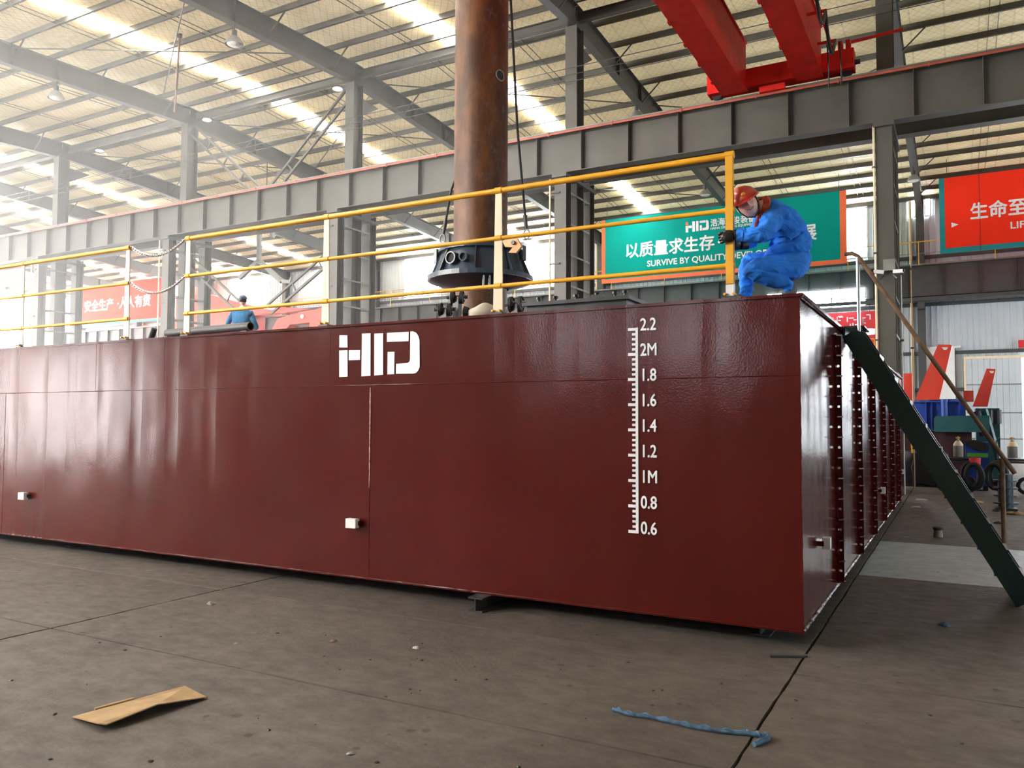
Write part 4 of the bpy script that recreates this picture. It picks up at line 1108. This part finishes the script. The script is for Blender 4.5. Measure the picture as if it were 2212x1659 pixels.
limb(2, [(J['shF'],.085),(mid('shF','elF'),.070),(J['elF'],.058),(J['wrF'],.045)])
bm_ = skin_body('body', vs, eg, rd, [M['coverall'], M['skin']], 3)
from mathutils import noise as mnoise
def rumple(me, amp, freq, stretch=(1,1,1)):
    for v in me.vertices:
        q = V((v.co.x*stretch[0], v.co.y*stretch[1], v.co.z*stretch[2]))*freq
        k = 1-abs(mnoise.noise(q))*2
        v.co += v.normal*(amp*(k*.7 + .5*mnoise.noise(q*2.3)) - amp*.45)
rumple(bm_, .016, 9.0, (1,1,1.7))
nb, nk = J['neckb'], J['neck']; ax_ = (nk-nb).normalized()
for p in bm_.polygons:
    if (p.center-nb).dot(ax_) > .035 and (p.center-nk).length < .12: p.material_index = 1
w1 = thing('person', 'worker in blue coverall and red hard hat squatting at the railing end, smiling', 'person', (-.25,.45,ZT))
add_mesh('body', bm_, w1)
U = (-.5*AX + .866*ZX).normalized(); F = (-BX*.92 - AX*.22 - ZX*.14); F = (F - U*F.dot(U)).normalized()
HF = frame(F, U); HC = V((-.425,.285,3.322))
def headfn(p):
    x, y, z = p
    if z < 0: x *= 1-.30*(-z/.115)**1.6; y *= 1-.05*(-z/.115)
    if y > 0:
        gs = lambda a, b, sa, sb: math.exp(-(a/sa)**2-(b/sb)**2)
        y *= .93
        y += .020*gs(x, z+.014, .011, .020) + .009*gs(x, z-.005, .009, .025)
        y -= .007*(gs(abs(x)-.031, z-.014, .015, .010))
        y += .007*gs(abs(x)-.036, z+.028, .018, .018) + .004*gs(x, z-.034, .05, .008)
        y += .005*gs(x, z+.052, .022, .008) + .006*gs(x, z+.09, .02, .015)
    return V((x, y, z))
hd = part('head', MB().ball(HC, (.077,.095,.115), HF, 44, 30, headfn), M['skin'], w1, True)
hp = lambda x, y, z: HC + HF @ V((x,y,z))
for s in (-1, 1):
    part('eye', MB().ball(hp(.031*s,.0815,.013), (.011,.006,.0042), HF, 12, 8), M['white'], hd, True)
    part('pupil', MB().ball(hp(.031*s-.002,.0865,.013), (.0048,.003,.0044), HF, 10, 6), M['hair'], hd, True)
    part('eyebrow', MB().path([hp(.016*s,.089,.029), hp(.032*s,.087,.035), hp(.048*s,.078,.030)], [.0028,.0036,.002], 6), M['hair'], hd, True)
    part('eyelid', MB().path([hp(.019*s,.0855,.014), hp(.031*s,.0875,.0185), hp(.044*s,.080,.013)], .0022, 6), M['hair'], hd, True)
    part('ear', MB().ball(hp(.078*s,-.005,-.002), (.010,.020,.030), HF, 14, 10), M['skin'], hd, True)
part('lips', MB().path([hp(-.026,.081,-.044), hp(-.012,.0905,-.0515), hp(0,.0925,-.0535), hp(.012,.0905,-.0515), hp(.026,.081,-.044)], [.003,.0055,.006,.0055,.003], 8), M['lip'], hd, True)
part('teeth', MB().path([hp(-.019,.0885,-.0475), hp(0,.0965,-.0515), hp(.019,.0885,-.0475)], .0028, 6), M['white'], hd, True)
part('nostril', MB().ball(hp(0,.105,-.026), (.012,.007,.006), HF, 10, 6), M['skin'], hd, True)
part('hair', MB().ball(hp(0,-.012,.012), (.0815,.092,.112), HF, 24, 16, lambda p: V((p.x, min(p.y,.052), max(p.z,-.045)))), M['hair'], hd, True)
# hard hat
HB = HC + U*.040 + F*.004
TF = frame((F - U*.16).normalized(), U)
def hatfn(p):
    z = max(p.z, -.004)
    q = V((p.x, p.y, z))
    if p.z < 0: q.x *= 1.06; q.y *= 1.06
    q.z += .006*math.exp(-(p.x/.02)**2) if z > .03 else 0
    return q
ht_ = part('hard_hat', MB().ball(HB, (.112,.132,.108), TF, 36, 20, hatfn), M['helmet'], w1, True)
pk = [(math.sin(t)*.114, .075+math.cos(t)*.095) for t in [R(-80+160*i/16) for i in range(17)]] + [(math.sin(t)*.108, .02+math.cos(t)*.10) for t in [R(62-124*i/12) for i in range(13)]]
mb = MB(); n = len(pk)
up_ = [HB + TF @ V((x,y,.004-.10*max(0,y-.11))) for x, y in pk]; dn_ = [q - (TF @ V((0,0,.006))) for q in up_]
mb.add(up_+dn_, [tuple(range(n)), tuple(range(2*n-1,n-1,-1))]+[(i,(i+1)%n,n+(i+1)%n,n+i) for i in range(n)])
part('peak', mb, M['helmet'], ht_)
part('rim', MB().lathe([(1.0,-.006),(1.07,-.004),(1.07,.006),(1.0,.006)], (0,0,0), 36, closed=True), M['helmet'], ht_)
ro = ht_.children[-1]
for v in ro.data.vertices:
    q = v.co + ORG[w1.name]; v.co = HB + TF @ V((q.x*.114,q.y*.134,q.z)) - ORG[w1.name]
part('badge', MB().ball(HB + TF @ V((0,.121,.052)), (.018,.007,.014), TF, 12, 8), M['yellow'], ht_, True, label='small gold badge')
part('chin_strap', MB().path([hp(.082,.015,.04), hp(.078,.02,-.03), hp(.052,.035,-.09), hp(0,.05,-.121), hp(-.052,.035,-.09), hp(-.078,.02,-.03), hp(-.082,.015,.04)], .005, 6), M['hair'], ht_, True)
part('chin_strap', MB().path([hp(.082,-.035,.03), hp(.078,.02,-.03)], .005, 6), M['hair'], ht_, True)
# orange collar and tabs
cm = zto(ax_)
part('collar', MB().lathe([(.068,-.02),(.088,-.028),(.092,-.012),(.070,.022),(.060,.022)], nb+ax_*.05, 24, cm, closed=True), M['collar_o'], w1, True, label='orange collar')
part('shoulder_yoke', MB().ball(nb+AX*.075+V((0,0,.012))-BX*.03, (.070,.050,.018), Matrix.Rotation(R(28),3,'Z') @ Matrix.Rotation(R(28),3,'Y'), 18, 10), M['collar_o'], w1, True, label='orange shoulder piece')
lp = hp(0,.05,-.14)
part('lapel', MB().path([hp(.03,.03,-.125), lp-V((0,0,.03)), lp-AX*.02-V((0,0,.085))], [.010,.013,.007], 8), M['collar_o'], w1, True, label='orange lapel')
part('pocket_tab', MB().bar(V((-.33,.20,3.035)), V((-.29,.212,3.075)), .014, .022, BX), M['collar_o'], w1, label='orange pocket tab')
hem = part('jacket_hem', MB().ball((-.165,.535,2.985), (.185,.150,.075), Matrix.Rotation(R(28.8),3,'Z') @ Matrix.Rotation(R(-12),3,'Y'), 30, 14), M['coverall'], w1, True)
rumple(hem.data, .014, 12.0)
part('cuff_band', MB().tube(J['wrN']-(J['wrN']-J['elN']).normalized()*.05, J['wrN']+(J['wrN']-J['elN']).normalized()*.005, .056, 16, .052), M['coverall'], w1, True)
# gloved hands closed round the post
def glove(nm, wrist, knuck, curl, up, size=1.0):
    wrist, knuck = V(wrist), V(knuck); d = (knuck-wrist).normalized(); up = V(up); up = (up-d*up.dot(d)).normalized(); cu = (V(curl)-d*V(curl).dot(d)); cu = (cu-up*cu.dot(up)).normalized()
    c = (wrist*.45+knuck*.55); L = (knuck-wrist).length
    mt3 = Matrix((d, cu, up)).transposed()
    g_ = part(nm, MB().ball(c, (L*.60,.026*size,.046*size), mt3, 20, 14), M['glove'], w1, True)
    part('cuff', MB().tube(wrist-d*.03, wrist+d*.025, .047*size, 16, .042*size), M['glove'], g_, True)
    for i, (off, ln) in enumerate(((.034,.062),(.012,.070),(-.011,.065),(-.032,.052))):
        k0 = knuck + up*off*size; seg = ln*size*.42
        p1 = k0 + d*seg*.75 + cu*seg*.5; p2 = p1 + cu*seg*1.05 - d*seg*.10; p3 = p2 - d*seg*.85 + cu*seg*.25
        part('finger', MB().path([k0-d*.014, k0, k0.lerp(p1,.6), p1, p1.lerp(p2,.55), p2, p2.lerp(p3,.6), p3], [.010,.0112,.0108,.0108,.0102,.0100,.0094,.006], 10), M['glove'], g_, True)
    t0 = wrist.lerp(knuck,.45) + up*.038*size + cu*.008; t1 = t0 + d*.034 + cu*.022 + up*.010; t2 = t1 + d*.020 + cu*.026 - up*.006
    part('thumb', MB().path([t0-d*.01, t0, t1, t2], [.011,.0125,.0118,.008], 10), M['glove'], g_, True)
glove('glove', (-.462,.098,3.048), (-.562,.062,3.030), BX, (0,0,1))
glove('glove', (-.462,.300,3.012), (-.535,.222,2.995), -AX*.2-ZX*.6+BX*.3, (.3,-.3,.8), .95)
# work shoes
def shoe(ankle, d):
    a = V(ankle); d = V(d).normalized(); fm = frame(d)
    def fn(p):
        z = max(p.z, -.035); return V((p.x*(1-.18*max(0,p.y)/.13), p.y, z*(1-.45*max(0,p.y)/.13) if z > 0 else z))
    s_ = part('shoe', MB().ball(a, (.048,.135,.062), fm, 20, 12, fn), M['shoe'], w1, True)
    part('sole', MB().ball(a-V((0,0,.034)), (.050,.138,.012), fm, 20, 8), M['rubber'], s_, True)
shoe((-.545,.51,ZT+.048), (-.7,-.45,0))
f_ = part('shoe', MB().ball((-.135,.405,2.632), (.042,.055,.075), frame((-.6,-.4,.2)) @ Matrix.Rotation(R(20),3,'X'), 18, 12), M['shoe'], w1, True)
part('sole', MB().ball((-.20,.37,ZT+.022), (.046,.075,.022), frame((-.8,-.55,0)), 16, 10), M['rubber'], f_, True)

# ---- second worker seen from behind
P0 = V((-12.5,6.3,ZT))
lp_ = lambda a, b, z: P0 + AX*a + BX*b + ZX*z
vs = [lp_(0,0,.95), lp_(0,0,1.15), lp_(0,.02,1.36), lp_(0,.03,1.47), lp_(0,.05,1.56)]; rd = [.15,.155,.165,.075,.058]; eg = [(0,1),(1,2),(2,3),(3,4)]
for s in (-1, 1):
    limb(0, [(lp_(.10*s,0,.88),.105),(lp_(.11*s,.02,.5),.078),(lp_(.12*s,0,.12),.05),(lp_(.12*s,.08,.05),.045)])
    limb(2, [(lp_(.19*s,.02,1.37),.078),(lp_(.27*s,-.02,1.2),.06),(lp_(.32*s,.03,1.06),.052),(lp_(.22*s,.22,1.08),.045)])
bm_ = skin_body('body', vs, eg, rd, [M['shirt'], M['skin'], M['steel_dk']])
for p in bm_.polygons:
    if p.center.z > ZT+1.50: p.material_index = 1
    elif p.center.z < ZT+.86: p.material_index = 2
w2 = thing('person', 'worker in a blue shirt and dark cap standing on the deck with back turned', 'person', P0)
add_mesh('body', bm_, w2)
h2 = part('head', MB().ball(lp_(0,.06,1.655), (.078,.095,.115), frame(BX), 24, 18, headfn), M['skin'], w2, True)
for s in (-1, 1): part('ear', MB().ball(lp_(.078*s,.055,1.655), (.010,.020,.030), frame(BX), 10, 8), M['skin'], h2, True)
part('hair', MB().ball(lp_(0,.045,1.675), (.083,.095,.108), frame(BX), 20, 14, lambda p: V((p.x, min(p.y,.06), max(p.z,-.06)))), M['hair'], h2, True)
part('cap', MB().ball(lp_(0,.055,1.70), (.092,.110,.085), frame(BX), 24, 14, lambda p: V((p.x,p.y,max(p.z,-.005)))), M['helmet_b'], w2, True)
for s in (-1, 1):
    hnd = part('hand', MB().ball(lp_(.19*s,.28,1.10), (.04,.05,.025), frame(BX), 14, 8), M['glove'], w2, True)
    for i in range(4): part('finger', MB().path([lp_(.19*s+(i-1.5)*.018,.31,1.10), lp_(.19*s+(i-1.5)*.018,.35,1.09), lp_(.19*s+(i-1.5)*.018,.36,1.06)], .009, 6), M['glove'], hnd, True)
    part('thumb', MB().path([lp_(.15*s,.28,1.11), lp_(.12*s,.32,1.12)], .010, 6), M['glove'], hnd, True)
    part('shoe', MB().ball(lp_(.12*s,.07,.05), (.05,.135,.05), frame(BX), 16, 10), M['rubber'], w2, True)

# ================================================================== ON THE FLOOR
cb = thing('cardboard_sheet', 'folded sheet of brown cardboard lying on the bare floor', 'cardboard', (-3.07,-3.03,0))
def sheet(mb, pts, t=.006):
    n = len(pts); a = [V(p) for p in pts]; return mb.add(a+[p+V((0,0,t)) for p in a], [tuple(range(n-1,-1,-1)), tuple(range(n,2*n))]+[(i,(i+1)%n,n+(i+1)%n,n+i) for i in range(n)])
part('panel', sheet(MB(), [(-3.245,-3.325,.004),(-2.97,-3.36,.03),(-2.925,-3.345,.028),(-2.91,-3.05,.045),(-3.17,-3.02,.012)]), M['card'], cb)
part('flap', sheet(MB(), [(-3.175,-3.022,.012),(-2.91,-3.05,.045),(-2.865,-2.755,.006),(-3.10,-2.715,.02)]), M['card'], cb)
part('fold_edge', MB().bar((-3.235,-3.20,.012),(-3.18,-3.0,.02),.02,.012), M['card'], cb)
rp = thing('rope_piece', 'frayed blue rope offcut lying across the floor joint', 'rope', (-.3,-1.75,0))
rpts = [(-.705,-1.785,.012),(-.63,-1.805,.011),(-.52,-1.79,.012),(-.38,-1.80,.011),(-.25,-1.815,.012),(-.12,-1.80,.011),(0,-1.77,.014),(.06,-1.765,.014),(.105,-1.755,.014),(.112,-1.79,.014),(.09,-1.84,.014),(.065,-1.90,.012)]
part('strand', MB().path(rpts, [.009,.010,.012,.011,.012,.011,.013,.012,.012,.014,.014,.013], 8), M['rope_b'], rp, True)
tw = []
for i in range(len(rpts)-1):
    a, b = V(rpts[i]), V(rpts[i+1])
    for q in range(6):
        s = q/6; ph = (i*6+q)*1.25; p = a.lerp(b, s); tw.append(p+V((0,.010*math.cos(ph),.007+.008*math.sin(ph))))
part('twist', MB().path(tw, .0055, 5), M['rope_b'], rp, True)
part('frayed_end', MB().path([(-.70,-1.785,.012),(-.735,-1.775,.008)], [.009,.012], 6), M['rope_b'], rp)
tc = thing('steel_plug', 'small dark steel plug standing on the floor beyond the pale slab', 'plug', (.73,6.95,0))
part('plug_body', MB().lathe([(.06,0),(.062,.02),(.05,.11),(.055,.13)], (.73,6.95,0), 14), M['cylgrey'], tc, True)
part('plug_collar', MB().lathe([(.055,.10),(.066,.11),(.066,.135),(.05,.14)], (.73,6.95,0), 14), M['dark'], tc, True)
def crumple(name, label, x, y, r, mt, cat='litter', h=.35):
    random.seed(int(abs(x*1000)+abs(y*100)))
    def fn(p): return V((p.x*random.uniform(.65,1.15), p.y*random.uniform(.65,1.15), max(0, (p.z*h*random.uniform(.5,1.2)))))
    solo(name, MB().ball((x,y,.001), (r,r*.7,r), Matrix.Rotation(random.uniform(0,3),3,'Z'), 12, 8, fn), M[mt], label, cat, 'litter on the floor', (x,y,0))
for nm, lb, x, y, r, mt in (
    ('rag','small grey twisted rag on the floor right of the pontoon corner',.87,1.33,.065,'rope_b'),
    ('paper_scrap','flat white paper sheet beyond the stair foot',1.03,11.3,.26,'litter'),
    ('paper_scrap','crumpled white paper beside the far pontoon corner',.32,13.0,.14,'litter'),
    ('paper_scrap','thin white paper strip near the far pontoon corner',.28,11.3,.12,'litter'),
    ('paper_scrap','small white cup lying near the crate',.80,13.4,.08,'litter'),
    ('cardboard_scrap','torn brown cardboard scrap under the stair',1.28,13.0,.20,'card'),
    ('cardboard_scrap','torn brown cardboard flap at the foot of the reel',1.88,11.0,.24,'card'),
    ('dark_scrap','black scrap lying right of the stair',1.55,9.2,.09,'dark'),
    ('dark_scrap','small black lump behind the stair',1.6,11.3,.07,'dark'),
    ('foil_scrap','pale crumpled foil on the hazy left floor',-4.79,-1.06,.055,'litter'),
    ('wood_chip','rust-brown wood chip in the middle of the floor',-3.05,-1.45,.03,'rustbar'),
    ('paper_scrap','narrow white paper slip left of the packing beam',-2.42,-1.30,.035,'litter'),
    ('paper_scrap','tiny white paper scrap near the bottom edge',-1.63,-2.95,.022,'litter'),
    ('paper_scrap','tiny pale scrap left of the wood chip',-3.62,-1.85,.018,'litter')):
    crumple(nm, lb, x, y, r, mt, h=.18 if r > .1 else .4)
random.seed(5)
chip = [MB().ball((0,0,0), (.012,.008,.004), None, 7, 4).mesh('debris_chip', M['dark']), MB().ball((0,0,0), (.007,.010,.004), None, 6, 4).mesh('debris_chip', M['green'])]
for i in range(120):
    x, y = random.uniform(-4.5,2.2), random.uniform(-3.9,.0)
    if abs(x-(-.3)) < .5 and abs(y+1.8) < .1: continue
    o = bpy.data.objects.new('debris_chip', random.choice(chip)); COL.objects.link(o)
    o.location = (x,y,.001); o.rotation_euler = (0,0,random.uniform(0,6)); o.scale = [random.uniform(.5,1.5)]*3
    tag(o, 'tiny dark grit chip scattered on the bare concrete floor', 'grit', 'grit chips on the floor')
sc_ = thing('steel_strip', 'short dark steel strip on the floor at the pontoon corner', 'steel strip', (-.05,-.30,0))
part('strip', MB().bar((-.18,-.27,.006),(.02,-.17,.006),.03,.012), M['dark'], sc_)
part('bent_tip', MB().bar((.02,-.17,.006),(.05,-.16,.016),.03,.01), M['dark'], sc_)

# ================================================================== DUSTY AIR
hz = bpy.data.materials.new('dusty_air'); hz.use_nodes = True; nt = hz.node_tree; nt.nodes.clear()
ou = nt.nodes.new('ShaderNodeOutputMaterial'); vs_ = nt.nodes.new('ShaderNodeVolumeScatter')
vs_.inputs['Color'].default_value = (1,.99,.97,1); vs_.inputs['Density'].default_value = HAZE; vs_.inputs['Anisotropy'].default_value = .68
nt.links.new(vs_.outputs[0], ou.inputs['Volume'])
solo('haze', MB().box(XL+.2, -6.5, YF+.2, 13.6, .01, 12.3), hz, 'thin dusty haze in the air of the near bay', 'haze', kind='stuff')
hz2 = hz.copy(); hz2.name = 'dusty_air_dense'
[n for n in hz2.node_tree.nodes if n.type == 'VOLUME_SCATTER'][0].inputs['Density'].default_value = HAZE*2.2
solo('haze', MB().box(XL+.3, -17.0, YF+.3, 13.5, .02, 12.2), hz2, 'denser bright haze towards the left end of the near bay', 'haze', kind='stuff')
